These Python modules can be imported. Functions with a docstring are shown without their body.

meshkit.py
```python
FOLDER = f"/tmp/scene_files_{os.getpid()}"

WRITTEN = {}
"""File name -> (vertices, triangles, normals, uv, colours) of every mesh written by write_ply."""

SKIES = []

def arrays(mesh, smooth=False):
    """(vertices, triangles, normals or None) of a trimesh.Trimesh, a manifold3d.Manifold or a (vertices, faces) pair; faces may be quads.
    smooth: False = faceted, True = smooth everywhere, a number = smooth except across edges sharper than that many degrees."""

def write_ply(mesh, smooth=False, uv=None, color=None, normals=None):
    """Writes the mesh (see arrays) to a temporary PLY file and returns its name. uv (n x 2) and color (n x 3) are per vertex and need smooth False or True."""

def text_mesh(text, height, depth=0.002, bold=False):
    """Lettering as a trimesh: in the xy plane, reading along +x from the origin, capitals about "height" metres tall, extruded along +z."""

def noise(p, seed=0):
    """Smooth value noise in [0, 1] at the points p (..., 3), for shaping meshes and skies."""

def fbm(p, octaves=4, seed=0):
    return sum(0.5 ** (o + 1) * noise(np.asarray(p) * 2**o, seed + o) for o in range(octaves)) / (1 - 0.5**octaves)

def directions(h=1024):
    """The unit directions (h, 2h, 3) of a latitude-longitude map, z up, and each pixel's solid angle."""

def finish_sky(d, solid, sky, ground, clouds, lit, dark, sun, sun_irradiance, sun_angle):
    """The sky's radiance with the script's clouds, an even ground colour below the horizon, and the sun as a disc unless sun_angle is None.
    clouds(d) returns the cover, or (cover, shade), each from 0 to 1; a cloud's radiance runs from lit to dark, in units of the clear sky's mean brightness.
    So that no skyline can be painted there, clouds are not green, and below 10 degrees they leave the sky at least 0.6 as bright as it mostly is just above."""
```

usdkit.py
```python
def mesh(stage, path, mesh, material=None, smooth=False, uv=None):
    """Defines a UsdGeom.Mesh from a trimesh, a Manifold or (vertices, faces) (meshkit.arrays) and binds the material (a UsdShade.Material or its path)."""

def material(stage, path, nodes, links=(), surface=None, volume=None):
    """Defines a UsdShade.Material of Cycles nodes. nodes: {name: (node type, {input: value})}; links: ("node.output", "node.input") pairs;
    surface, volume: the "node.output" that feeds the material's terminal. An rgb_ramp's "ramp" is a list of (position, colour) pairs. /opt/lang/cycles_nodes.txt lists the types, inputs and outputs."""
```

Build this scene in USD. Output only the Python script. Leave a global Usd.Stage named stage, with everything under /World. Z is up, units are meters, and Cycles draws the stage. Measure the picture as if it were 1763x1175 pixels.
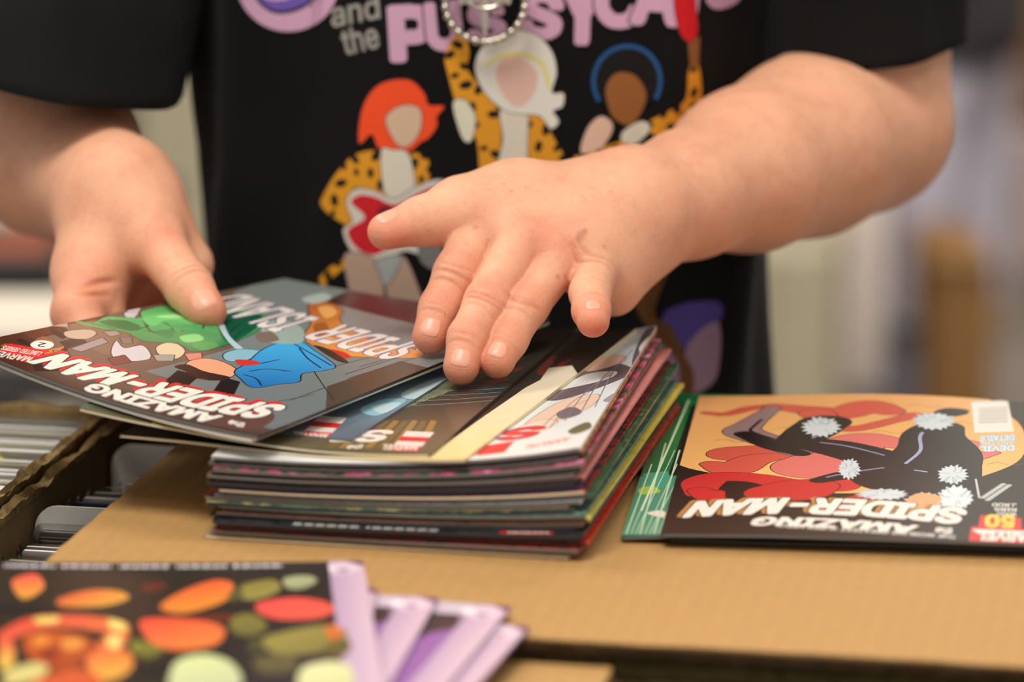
import math, random
import numpy as np, trimesh, shapely
from shapely.geometry import Polygon, LineString, Point, box as sbox, MultiPolygon
from shapely.ops import unary_union
from shapely import affinity
import manifold3d as m3
from pxr import Usd, UsdGeom, UsdLux, UsdShade, Gf, Sdf, Vt
import usdkit, meshkit

stage = Usd.Stage.CreateInMemory()
UsdGeom.SetStageUpAxis(stage, UsdGeom.Tokens.z)
UsdGeom.SetStageMetersPerUnit(stage, 1.0)
UsdGeom.Xform.Define(stage, '/World')
UsdGeom.Scope.Define(stage, '/World/Looks')
rng = np.random.default_rng(7)
random.seed(7)

# ------------------------------------------------------------------ camera, light, exposure
IMG_W, IMG_H, FPX = 1763, 1175, 6286.0
EYE = np.array([0.0, 0.0, 1.456])
PITCH = math.radians(-13.0)
cam = UsdGeom.Camera.Define(stage, '/World/camera')
cam.CreateHorizontalApertureAttr(36.0)
cam.CreateVerticalApertureAttr(36.0 * IMG_H / IMG_W)
cam.CreateFocalLengthAttr(36.0 * FPX / IMG_W)
cam.CreateFStopAttr(4.0)
cam.CreateFocusDistanceAttr(1.735)
cam.CreateClippingRangeAttr((0.05, 100.0))
cam.CreateExposureAttr(0.32)
cx_ = UsdGeom.Xformable(cam)
cx_.AddTranslateOp().Set(Gf.Vec3d(*map(float, EYE)))
cx_.AddRotateXOp().Set(90.0 - 13.0)

dome = UsdLux.DomeLight.Define(stage, '/World/hall_ambient')     # the far rest of the bright hall
dome.CreateIntensityAttr(0.14)
dome.CreateColorAttr(Gf.Vec3f(1.0, 0.94, 0.87))


def ceiling_lamp_light(path, loc, w, h, power, color=(1.0, 0.945, 0.865)):
    l = UsdLux.RectLight.Define(stage, path)
    l.CreateWidthAttr(w); l.CreateHeightAttr(h)
    l.CreateIntensityAttr(power); l.CreateColorAttr(Gf.Vec3f(*color))
    UsdGeom.Xformable(l).AddTranslateOp().Set(Gf.Vec3d(*loc))
    return l

LAMPS = [((-0.55, 0.85, 3.3), 1.1, 0.8, 19.0), ((1.9, 1.9, 3.3), 1.2, 0.6, 6.0), ((-1.5, 3.2, 3.3), 1.2, 0.6, 16.0), ((1.2, 4.6, 3.3), 1.4, 0.8, 30.0), ((0.35, -0.5, 3.3), 1.2, 0.6, 5.5)]  # the last lamp is added behind the camera as front fill
for i, (loc, w, h, pw) in enumerate(LAMPS):
    ceiling_lamp_light('/World/lamp_light' + (f'_{i:03d}' if i else ''), loc, w, h, pw)

# ------------------------------------------------------------------ small helpers
_c, _s = math.cos(PITCH), math.sin(PITCH)
FWD, RIGHT, UP = np.array([0, _c, _s]), np.array([1.0, 0, 0]), np.array([0, -_s, _c])


def ray(px, py):
    return FWD + RIGHT * (px - IMG_W / 2) / FPX - UP * (py - IMG_H / 2) / FPX


def at(px, py, y):                      # the point seen at a pixel, at world depth y
    d = ray(px, py); return EYE + d * (y / d[1])


def onz(px, py, z):                     # the point seen at a pixel, on the level z
    d = ray(px, py); return EYE + d * ((z - EYE[2]) / d[2])


def proj(p):
    q = np.asarray(p, float) - EYE; z = q @ FWD
    return np.stack([IMG_W / 2 + FPX * (q @ RIGHT) / z, IMG_H / 2 - FPX * (q @ UP) / z], -1)


def rgb(r, g, b):
    x = np.array([r, g, b]) / 255.0
    return tuple(np.where(x < 0.04045, x / 12.92, ((x + 0.055) / 1.055) ** 2.4))


BA = math.radians(11.0)                 # the boxes stand turned by 11 degrees
EX, EY, BO = np.array([math.cos(BA), -math.sin(BA), 0]), np.array([math.sin(BA), math.cos(BA), 0]), np.array([0, 1.5, 0])


def bx(a, b, z):                        # box frame to world
    return BO + EX * a + EY * b + np.array([0, 0, z])


def to_world(v):                        # vertices in the box frame to world
    v = np.asarray(v, float)
    return BO + v[:, :1] * EX + v[:, 1:2] * EY + v[:, 2:] * np.array([0, 0, 1.0])


used, BASES = {}, {}


def numbered(parent, name):
    k = used.get((parent, name), 0); used[(parent, name)] = k + 1
    return f'{parent}/{name}' + (f'_{k:03d}' if k else '')


def tag(prim, label=None, cat=None, group=None, kind=None):
    for k, v in (('label', label), ('category', cat), ('group', group), ('kind', kind)):
        if v: prim.SetCustomDataByKey(k, v)
    return prim


def thing(name, label, cat, loc=(0, 0, 0), group=None):
    x = UsdGeom.Xform.Define(stage, numbered('/World', name))
    x.AddTranslateOp().Set(Gf.Vec3d(*map(float, loc)))
    p = x.GetPrim(); tag(p, label, cat, group)
    BASES[str(p.GetPath())] = np.array(loc, float)
    return p


def base_of(prim):
    return BASES.get('/'.join(str(prim.GetPath()).split('/')[:3]), np.zeros(3))


def obj(name, mesh, mat, parent=None, smooth=False, col=None, label=None):
    """One Mesh prim. Vertices come in world coordinates; a thing's own place is taken off."""
    pp = str(parent.GetPath()) if parent else '/World'
    v, f, n = meshkit.arrays(mesh, smooth)
    if parent is not None: v = v - base_of(parent)
    path = numbered(pp, name)
    m = UsdGeom.Mesh.Define(stage, path)
    m.CreatePointsAttr(Vt.Vec3fArray.FromNumpy(v.astype(np.float32)))
    m.CreateFaceVertexCountsAttr(Vt.IntArray.FromNumpy(np.full(len(f), 3, np.int32)))
    m.CreateFaceVertexIndicesAttr(Vt.IntArray.FromNumpy(f.astype(np.int32).ravel()))
    m.CreateSubdivisionSchemeAttr('none')
    if n is not None:
        m.CreateNormalsAttr(Vt.Vec3fArray.FromNumpy(n.astype(np.float32))); m.SetNormalsInterpolation('vertex')
    if col is not None:
        UsdGeom.PrimvarsAPI(m).CreatePrimvar('tint', Sdf.ValueTypeNames.Color3fArray, 'vertex').Set(Vt.Vec3fArray.FromNumpy(np.asarray(col, np.float32)))
    UsdShade.MaterialBindingAPI.Apply(m.GetPrim()).Bind(mat)
    if label: m.GetPrim().SetCustomDataByKey('label', label)
    return m.GetPrim()


def struct(name, mesh, mat, **k):
    return tag(obj(name, mesh, mat, **k), kind='structure')


# ------------------------------------------------------------------ materials
def M(name, nodes, links, surface='p.BSDF'):
    return usdkit.material(stage, '/World/Looks/' + name, nodes, links, surface=surface)


_plain = {}


def plain(name, color, rough=0.5, spec=0.5, metallic=0.0, coat=0.0, bump=None, vary=0.0, scale=20.0):
    if name in _plain: return _plain[name]
    n = {'p': ('principled_bsdf', dict(base_color=color, roughness=rough, specular_ior_level=spec, metallic=metallic, coat_weight=coat, coat_roughness=0.12))}
    l = []
    if vary or bump:
        n['g'] = ('geometry', {})
        n['n'] = ('noise_texture', dict(scale=scale, detail=5.0, roughness=0.6)); l.append(('g.position', 'n.vector'))
    if vary:
        a = tuple(max(0, c * (1 - vary)) for c in color); b = tuple(min(1, c * (1 + vary)) for c in color)
        n['r'] = ('rgb_ramp', dict(ramp=[(0.3, a), (0.7, b)])); l += [('n.fac', 'r.fac'), ('r.color', 'p.base_color')]
    if bump:
        n['b'] = ('bump', dict(strength=bump, distance=0.002)); l += [('n.fac', 'b.height'), ('b.normal', 'p.normal')]
    _plain[name] = M(name, n, l)
    return _plain[name]


PRINT = M('cover_print', {'a': ('attribute', {'attribute': 'tint'}), 'p': ('principled_bsdf', dict(roughness=0.3, specular_ior_level=0.45, coat_weight=0.25, coat_roughness=0.15))}, [('a.color', 'p.base_color')])
SHIRT_PRINT = M('shirt_print', {'a': ('attribute', {'attribute': 'tint'}), 'g': ('geometry', {}), 'n': ('noise_texture', dict(scale=900.0, detail=2.0)),
                'b': ('bump', dict(strength=0.25, distance=0.0005)),
                'p': ('principled_bsdf', dict(roughness=0.75, specular_ior_level=0.25))},
                [('a.color', 'p.base_color'), ('g.position', 'n.vector'), ('n.fac', 'b.height'), ('b.normal', 'p.normal')])
SKIN = M('skin', {
    'a': ('attribute', {'attribute': 'tint'}), 'g': ('geometry', {}),
    'n': ('noise_texture', dict(scale=70.0, detail=4.0, roughness=0.65)), 'r': ('rgb_ramp', dict(ramp=[(0.3, (0.90, 0.85, 0.82)), (0.55, (1, 1, 1)), (0.75, (1.05, 0.93, 0.90))])),
    'n2': ('noise_texture', dict(scale=420.0, detail=3.0, roughness=0.6)), 'r2': ('rgb_ramp', dict(ramp=[(0.25, (0.86, 0.78, 0.72)), (0.40, (1, 1, 1))])),
    'm': ('mix', dict(mix_type='multiply', fac=1.0)), 'm2': ('mix', dict(mix_type='multiply', fac=0.8)),
    'v': ('noise_texture', dict(scale=700.0, detail=4.0, roughness=0.7)), 'b': ('bump', dict(strength=0.45, distance=0.0012)),
    'p': ('principled_bsdf', dict(roughness=0.46, specular_ior_level=0.42, subsurface_weight=0.18, subsurface_scale=0.004, subsurface_radius=(1.0, 0.35, 0.2)))},
    [('g.position', 'n.vector'), ('g.position', 'n2.vector'), ('g.position', 'v.vector'), ('n.fac', 'r.fac'), ('n2.fac', 'r2.fac'), ('a.color', 'm.color1'), ('r.color', 'm.color2'),
     ('m.color', 'm2.color1'), ('r2.color', 'm2.color2'), ('m2.color', 'p.base_color'), ('v.fac', 'b.height'), ('b.normal', 'p.normal')])
NAIL = plain('fingernail_keratin', rgb(222, 160, 136), 0.38, 0.4, coat=0.05, vary=0.06, scale=300)
COTTON = M('black_cotton', {'g': ('geometry', {}), 'n': ('noise_texture', dict(scale=1400.0, detail=2.0)), 'b': ('bump', dict(strength=0.3, distance=0.0006)),
    'n2': ('noise_texture', dict(scale=9.0, detail=3.0)), 'r': ('rgb_ramp', dict(ramp=[(0.3, rgb(13, 13, 14)), (0.7, rgb(22, 21, 22))])),
    'p': ('principled_bsdf', dict(roughness=0.9, specular_ior_level=0.12, sheen_weight=0.03, sheen_roughness=0.5))},
    [('g.position', 'n.vector'), ('g.position', 'n2.vector'), ('n2.fac', 'r.fac'), ('r.color', 'p.base_color'), ('n.fac', 'b.height'), ('b.normal', 'p.normal')])


def cardboard(name, base, flute_dir=0.0):
    """Kraft board: fibre speckle and the faint telegraphing of the flutes, fixed to the board's own direction."""
    n = {'g': ('geometry', {}), 'mp': ('mapping', dict(rotation=(0, 0, BA + flute_dir))),
         'w': ('wave_texture', dict(wave_type='bands', bands_direction='x', profile='sine', scale=38.0, distortion=1.2, detail=2.0, detail_scale=3.0)),
         'n': ('noise_texture', dict(scale=120.0, detail=6.0, roughness=0.75)),
         'r': ('rgb_ramp', dict(ramp=[(0.25, tuple(c * 0.92 for c in base)), (0.75, tuple(min(1, c * 1.06) for c in base))])),
         'rw': ('rgb_ramp', dict(ramp=[(0.0, (0.965, 0.96, 0.95)), (1.0, (1, 1, 1))])), 'm': ('mix', dict(mix_type='multiply', fac=1.0)),
         'b': ('bump', dict(strength=0.08, distance=0.0008)), 'p': ('principled_bsdf', dict(roughness=0.8, specular_ior_level=0.2))}
    return M(name, n, [('g.position', 'mp.vector'), ('mp.vector', 'w.vector'), ('g.position', 'n.vector'), ('n.fac', 'r.fac'), ('w.fac', 'rw.fac'), ('r.color', 'm.color1'), ('rw.color', 'm.color2'),
                       ('m.color', 'p.base_color'), ('w.fac', 'b.height'), ('b.normal', 'p.normal')])


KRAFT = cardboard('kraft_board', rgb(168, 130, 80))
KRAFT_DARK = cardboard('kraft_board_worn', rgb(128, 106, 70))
TORN = plain('torn_board_core', rgb(128, 108, 72), 0.9, 0.1, vary=0.4, scale=160, bump=0.6)
FILM = M('clear_film', {'t': ('transparent_bsdf', dict(color=(0.97, 0.97, 0.97))), 'g': ('glossy_bsdf', dict(color=(1, 1, 1), roughness=0.12)), 'f': ('fresnel', dict(IOR=1.45)), 'm': ('mix_closure', {})},
         [('f.fac', 'm.fac'), ('t.BSDF', 'm.closure1'), ('g.BSDF', 'm.closure2')], surface='m.closure')


# ------------------------------------------------------------------ mesh helpers
def grid_faces(nu, nv, flip=False):
    i, j = np.meshgrid(np.arange(nu - 1), np.arange(nv - 1), indexing='ij')
    a = (i * nv + j).ravel(); b = a + nv; c = b + 1; d = a + 1
    f = np.vstack([np.stack([a, b, c], 1), np.stack([a, c, d], 1)])
    return f[:, ::-1] if flip else f


def slab(S, u0, u1, v0, v1, h0, h1, nu=10, nv=12):
    """A closed sheet between two heights over the surface S(u, v, h)."""
    U, V = np.meshgrid(np.linspace(u0, u1, nu), np.linspace(v0, v1, nv), indexing='ij')
    top = S(U.ravel(), V.ravel(), h1); bot = S(U.ravel(), V.ravel(), h0)
    n = nu * nv
    ft, fb = grid_faces(nu, nv), grid_faces(nu, nv, True) + n
    idx = np.arange(n).reshape(nu, nv)
    ring = np.concatenate([idx[:, 0], idx[-1, 1:], idx[::-1, -1][1:], idx[0, ::-1][1:-1]])
    a, b = ring, np.roll(ring, -1)
    side = np.vstack([np.stack([a, a + n, b + n], 1), np.stack([a, b + n, b], 1)])
    m = trimesh.Trimesh(np.vstack([top, bot]), np.vstack([ft, fb, side]), process=False)
    if m.volume < 0: m.invert()
    return m


def cat(ms):
    return trimesh.util.concatenate([trimesh.Trimesh(*meshkit.arrays(m)[:2], process=False) for m in ms])


def wbox(a0, a1, b0, b1, z0, z1):      # box in the boxes' frame
    m = trimesh.creation.box([a1 - a0, b1 - b0, z1 - z0]); m.apply_translation([(a0 + a1) / 2, (b0 + b1) / 2, (z0 + z1) / 2])
    m.vertices = to_world(m.vertices); return m


def bevel_box(lo, hi, r=0.004):
    lo, hi = np.array(lo, float) + r, np.array(hi, float) - r
    pts = []
    for c in np.ndindex(2, 2, 2):
        p = np.where(np.array(c) == 0, lo, hi)
        for ax in range(3):
            q = p.copy(); 
            for sgn_ax in range(3):
                if sgn_ax == ax: q[sgn_ax] += r * (1 if c[sgn_ax] else -1)
            pts.append(q)
    m = trimesh.convex.convex_hull(np.array(pts)); return m


def loft(rings, cap=True):
    """rings: (k, n, 3)"""
    R = np.asarray(rings, float); k, n, _ = R.shape
    v = R.reshape(-1, 3); f = []
    i = np.arange(n); j = (i + 1) % n
    for a in range(k - 1):
        f += [np.stack([a * n + i, a * n + j, (a + 1) * n + j], 1), np.stack([a * n + i, (a + 1) * n + j, (a + 1) * n + i], 1)]
    if cap:
        v = np.vstack([v, R[0].mean(0), R[-1].mean(0)])
        f += [np.stack([j, i, np.full(n, k * n)], 1), np.stack([(k - 1) * n + i, (k - 1) * n + j, np.full(n, k * n + 1)], 1)]
    m = trimesh.Trimesh(v, np.vstack(f), process=False)
    if cap and m.volume < 0: m.invert()
    return m


def spline(pts, n=8, closed=True):
    p = np.asarray(pts, float)
    if closed: q = np.vstack([p[-1], p, p[0], p[1]])
    else: q = np.vstack([2 * p[0] - p[1], p, 2 * p[-1] - p[-2]])
    out = []
    t = np.linspace(0, 1, n, endpoint=False)[:, None]
    for i in range(1, len(q) - 2):
        a, b, c, d = q[i - 1], q[i], q[i + 1], q[i + 2]
        out.append(0.5 * (2 * b + (c - a) * t + (2 * a - 5 * b + 4 * c - d) * t ** 2 + (3 * b - a - 3 * c + d) * t ** 3))
    out = np.vstack(out)
    return out if closed else np.vstack([out, p[-1:]])


def tube(points, r, sides=8):
    import sys
    p = np.asarray(points, float); t = np.gradient(p, axis=0); t /= np.linalg.norm(t, axis=1, keepdims=True)
    ref = np.array([0.0, 1.0, 0.0]); a = np.cross(t, ref); bad = np.linalg.norm(a, axis=1) < 0.1
    a[bad] = np.cross(t[bad], [1.0, 0, 0]); a /= np.linalg.norm(a, axis=1, keepdims=True); b = np.cross(t, a)
    ang = np.arange(sides) * 2 * np.pi / sides
    r = np.broadcast_to(r, (len(p),))
    return loft(p[:, None] + r[:, None, None] * (np.cos(ang)[None, :, None] * a[:, None] + np.sin(ang)[None, :, None] * b[:, None]))


# ------------------------------------------------------------------ flat print: a planar partition of coloured shapes
def poly(pts, smooth=0):
    p = spline(pts, smooth) if smooth else np.asarray(pts, float)
    g = Polygon(p)
    return g if g.is_valid else g.buffer(0)


_letters = {}


def letters(text, weight=0.0):
    """Lettering with capitals one unit tall as a shapely shape, baseline at y = 0, starting at x = 0."""
    if (text, weight) not in _letters:
        m = meshkit.text_mesh(text, 1.0, 0.1, bold=True)
        up = m.face_normals[:, 2] > 0.9
        tri = m.vertices[m.faces[up]][:, :, :2]
        g = unary_union([Polygon(t).buffer(0.002) for t in tri if Polygon(t).area > 1e-9])
        if weight: g = g.buffer(weight)
        x0, y0, x1, y1 = g.bounds
        _letters[(text, weight)] = affinity.translate(g.simplify(0.008), -x0, 0)
    return _letters[(text, weight)]


def set_text(text, p0, p1, ptop, weight=0.0):
    """Lettering whose baseline runs from p0 to p1 and whose first capital reaches up to ptop (any plane)."""
    g = letters(text, weight); w = g.bounds[2]
    p0, p1, pt = map(lambda q: np.asarray(q, float), (p0, p1, ptop))
    a, b = (p1 - p0) / w, pt - p0
    return affinity.affine_transform(g, [a[0], b[0], a[1], b[1], p0[0], p0[1]])


class Print:
    def __init__(self, bounds): self.shapes, self.clip = [], bounds

    def add(self, g, color, part='cover_art', grad=None):
        """grad = (colour at the far end, start point, end point)"""
        if not g.is_valid: g = g.buffer(0)
        g = g.intersection(self.clip)
        if not g.is_empty: self.shapes.append([g, color, part, grad])

    def outlined(self, g, color, line=(0.012, 0.01, 0.01), w=0.6, **k):
        self.add(g.buffer(w), line, **{x: y for x, y in k.items() if x == 'part'}); self.add(g, color, **k)

    def build(self, surface, edge, names=None):
        """surface(xy) -> world points; returns {part: (mesh, colours)}"""
        out, over = {}, None
        for g, color, part, grad in reversed(self.shapes):
            vis = g if over is None else g.difference(over)
            over = g if over is None else over.union(g)
            for piece in getattr(vis, 'geoms', [vis]):
                if piece.geom_type != 'Polygon' or piece.area < edge * edge * 1e-4: continue
                try: v, f = trimesh.creation.triangulate_polygon(piece, engine='earcut')
                except Exception: continue
                if not len(f): continue
                v, f = trimesh.remesh.subdivide_to_size(v if v.shape[1] == 3 else np.c_[v, np.zeros(len(v))], f, edge, max_iter=12)
                v = v[:, :2]
                c = np.tile(np.asarray(color, float), (len(v), 1))
                if grad:
                    c2, a, b = grad; a, b = np.asarray(a, float), np.asarray(b, float)
                    t = np.clip(((v - a) @ (b - a)) / ((b - a) @ (b - a)), 0, 1)[:, None]
                    c = c * (1 - t) + np.asarray(c2) * t
                out.setdefault(part, []).append((v, f, c))
        res = {}
        for part, lst in out.items():
            n, V, Fs, C = 0, [], [], []
            for v, f, c in lst:
                V.append(v); Fs.append(f + n); C.append(c); n += len(v)
            V = np.vstack(V); P = surface(V); m = trimesh.Trimesh(P, np.vstack(Fs), process=False)
            res[part] = (m, np.vstack(C))
        return res


def homography(src, dst):
    A = []
    for (x, y), (u, v) in zip(src, dst):
        A += [[x, y, 1, 0, 0, 0, -u * x, -u * y, -u], [0, 0, 0, x, y, 1, -v * x, -v * y, -v]]
    h = np.linalg.svd(np.array(A, float))[2][-1].reshape(3, 3)

    def f(p):
        p = np.atleast_2d(np.asarray(p, float)); q = np.c_[p, np.ones(len(p))] @ h.T
        return q[:, :2] / q[:, 2:]
    return f

# ------------------------------------------------------------------ the setting
WALL = plain('painted_wall', rgb(186, 176, 150), 0.85, 0.2, vary=0.05, scale=2)
FLOOR = plain('hall_floor', rgb(120, 112, 104), 0.6, 0.3, vary=0.15, scale=4)
CEIL = plain('ceiling_board', rgb(225, 220, 210), 0.9, 0.1)


def abox(lo, hi):
    lo, hi = np.array(lo, float), np.array(hi, float)
    m = trimesh.creation.box(hi - lo); m.apply_translation((lo + hi) / 2); return m


struct('floor', abox((-4, -1.5, -0.05), (4, 9.1, 0)), FLOOR)
struct('wall_back', abox((-4, 9.0, 0), (4, 9.1, 3.4)), WALL)
struct('ceiling', abox((-4, -1.5, 3.4), (4, 9.1, 3.45)), CEIL)
LAMP_TRIM = plain('lamp_trim', rgb(235, 235, 232), 0.5)
for i, (loc, w, h, pw) in enumerate(LAMPS):
    t = thing('ceiling_light', f'flat white ceiling lamp panel out of view above {["the comic stack", "the right side of the hall", "the far left of the hall", "the far right of the hall", "the camera, added as front fill"][i]}', 'ceiling light', (loc[0], loc[1], 3.32), 'lamps on the hall ceiling')
    x, y = loc[:2]
    fr = [abox((x - w / 2 - .04, y - h / 2 - .04, 3.31), (x + w / 2 + .04, y - h / 2, 3.4)), abox((x - w / 2 - .04, y + h / 2, 3.31), (x + w / 2 + .04, y + h / 2 + .04, 3.4)),
          abox((x - w / 2 - .04, y - h / 2, 3.31), (x - w / 2, y + h / 2, 3.4)), abox((x + w / 2, y - h / 2, 3.31), (x + w / 2 + .04, y + h / 2, 3.4))]
    obj('lamp_frame', cat(fr), LAMP_TRIM, t)
    obj('lamp_tray', abox((x - w / 2, y - h / 2, 3.385), (x + w / 2, y + h / 2, 3.4)), LAMP_TRIM, t)

# ---- the sales table under the boxes
TABLE = plain('table_laminate', rgb(150, 140, 125), 0.5, vary=0.05)
STEEL = plain('grey_steel', rgb(110, 110, 112), 0.4, metallic=0.8)
tb = thing('folding_table', 'long folding table under the cardboard comic boxes', 'table', bx(0, 0.0, 0))
obj('tabletop', wbox(-0.80, 0.80, -0.46, 0.375, 0.69, 0.72), TABLE, tb)
for a in (-0.72, 0.72):
    for b in (-0.40, 0.32):
        obj('leg', wbox(a - .015, a + .015, b - .015, b + .015, 0, 0.69), STEEL, tb)


# ---- cardboard boxes, with ragged hand-cut rims
def ragged_wall(a0, a1, b0, b1, z0, z1, n=70, amp=0.006, seed=1):
    """An upright board, thin in one direction, whose upper edge is torn."""
    along_b = (b1 - b0) > (a1 - a0)
    L0, L1 = (b0, b1) if along_b else (a0, a1); T0, T1 = (a0, a1) if along_b else (b0, b1)
    s = np.linspace(L0, L1, n)
    zt = [z1 - amp * meshkit.fbm(np.c_[s * 60, np.full(n, k * 3.1), np.full(n, seed * 1.7)], 4, seed) for k in range(3)]
    tt = [T0, (T0 + T1) / 2, T1]
    rows = [np.c_[np.full(n, T0), s, np.full(n, z0)]]
    fray = [0.0012 * (meshkit.fbm(np.c_[s * 130, np.full(n, k * 5.3), np.full(n, seed)], 3, seed + 5) - 0.5) for k in range(3)]
    for k in range(3): rows.append(np.c_[np.full(n, tt[k]) + fray[k] * (1 if k != 1 else 0), s, zt[k] - (0.0025 if k == 1 else 0)])
    rows.append(np.c_[np.full(n, T1), s, np.full(n, z0)])
    R = np.stack(rows, 1)                      # n, 5, 3
    if not along_b: R = R[:, :, [1, 0, 2]]
    m = loft(R); m.vertices = to_world(m.vertices)
    if m.volume < 0: m.invert()
    return m


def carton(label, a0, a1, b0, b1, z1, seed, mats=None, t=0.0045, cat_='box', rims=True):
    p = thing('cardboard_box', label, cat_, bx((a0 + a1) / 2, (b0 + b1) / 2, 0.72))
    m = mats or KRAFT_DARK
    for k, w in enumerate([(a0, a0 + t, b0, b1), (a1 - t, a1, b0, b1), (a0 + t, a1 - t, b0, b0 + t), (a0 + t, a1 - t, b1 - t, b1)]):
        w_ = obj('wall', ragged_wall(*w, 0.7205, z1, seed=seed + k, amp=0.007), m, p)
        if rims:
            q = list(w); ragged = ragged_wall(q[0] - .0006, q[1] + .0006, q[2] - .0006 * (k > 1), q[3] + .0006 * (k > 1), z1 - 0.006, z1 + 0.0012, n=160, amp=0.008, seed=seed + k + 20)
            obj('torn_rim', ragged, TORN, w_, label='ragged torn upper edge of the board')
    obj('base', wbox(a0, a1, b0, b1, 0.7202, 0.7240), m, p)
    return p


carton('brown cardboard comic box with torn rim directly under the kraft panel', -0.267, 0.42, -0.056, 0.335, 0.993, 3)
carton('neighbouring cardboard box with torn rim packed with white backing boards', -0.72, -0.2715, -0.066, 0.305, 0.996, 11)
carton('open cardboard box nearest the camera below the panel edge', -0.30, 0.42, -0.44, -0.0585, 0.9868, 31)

# the kraft panel on which everything lies
def panel_mesh(a0, a1, b0, b1, z0, z1, seed, n=90, amp=0.002):
    """A board whose outline is slightly torn."""
    def jag(s, k): return amp * (meshkit.fbm(np.c_[s * 45, np.full(len(s), k * 2.7), np.full(len(s), seed)], 4, seed + k) - 0.5) * 2
    s, q = np.linspace(a0, a1, n), np.linspace(b0, b1, n)
    ring = np.vstack([np.c_[s, b0 + jag(s, 0)], np.c_[a1 + 0 * q, q][1:], np.c_[s[::-1], b1 + 0 * s][1:], np.c_[a0 + jag(q, 1), q][::-1][1:-1]])
    g = Polygon(ring).buffer(0)
    m = trimesh.creation.extrude_polygon(g, z1 - z0, engine='earcut'); m.apply_translation([0, 0, z0]); m.vertices = to_world(m.vertices); return m


pn = thing('cardboard_sheet', 'large tan kraft cardboard panel lying across the boxes under the comics', 'cardboard', bx(0.1, 0.13, 0.9955))
obj('board', panel_mesh(-0.2095, 0.415, -0.064, 0.34, 0.9955, 1.0, 4), KRAFT, pn)
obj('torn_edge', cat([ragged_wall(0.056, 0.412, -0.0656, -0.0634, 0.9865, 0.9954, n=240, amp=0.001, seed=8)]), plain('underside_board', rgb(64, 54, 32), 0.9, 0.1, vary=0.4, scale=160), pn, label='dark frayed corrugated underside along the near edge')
obj('shaded_cut_edge', cat([ragged_wall(-0.205, 0.412, -0.0675, -0.0650, 0.9957, 0.9996, n=240, amp=0.0008, seed=18)]), plain('painted_edge_shade', rgb(62, 46, 30), 0.9, 0.1, vary=0.4, scale=160), pn, label='strip along the cut edge of the corrugated board, underside shade painted in')  # strip over the near face; its dark colour stands in for underside shade
pm = thing('cardboard_flap', 'small tan cardboard flap below the near edge of the big panel', 'cardboard', bx(-0.1, -0.2, 0.9875))
obj('board', panel_mesh(-0.305, 0.0555, -0.435, -0.0705, 0.9875, 0.9915, 14), KRAFT, pm)

# ---- dividers and bagged comics standing in the boxes
WHITE_CARD = plain('white_card', rgb(236, 233, 226), 0.55)
def upright_card(a0, a1, b, z0, z1, r, lean=0.0, t=0.0012):
    g = sbox(a0, z0, a1, z1).buffer(-r).buffer(r, 6).union(sbox(a0, z0, a1, z0 + r))
    m = trimesh.creation.extrude_polygon(g, t, engine='earcut')
    v = m.vertices.copy(); m.vertices = to_world(np.c_[v[:, 0], b + v[:, 2] + (v[:, 1] - z0) * lean, v[:, 1]])
    if m.volume < 0: m.invert()
    return m


def alone(name, mesh, mat, label, cat_, group=None, **k):
    return tag(obj(name, mesh, mat, **k), label, cat_, group)


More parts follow.
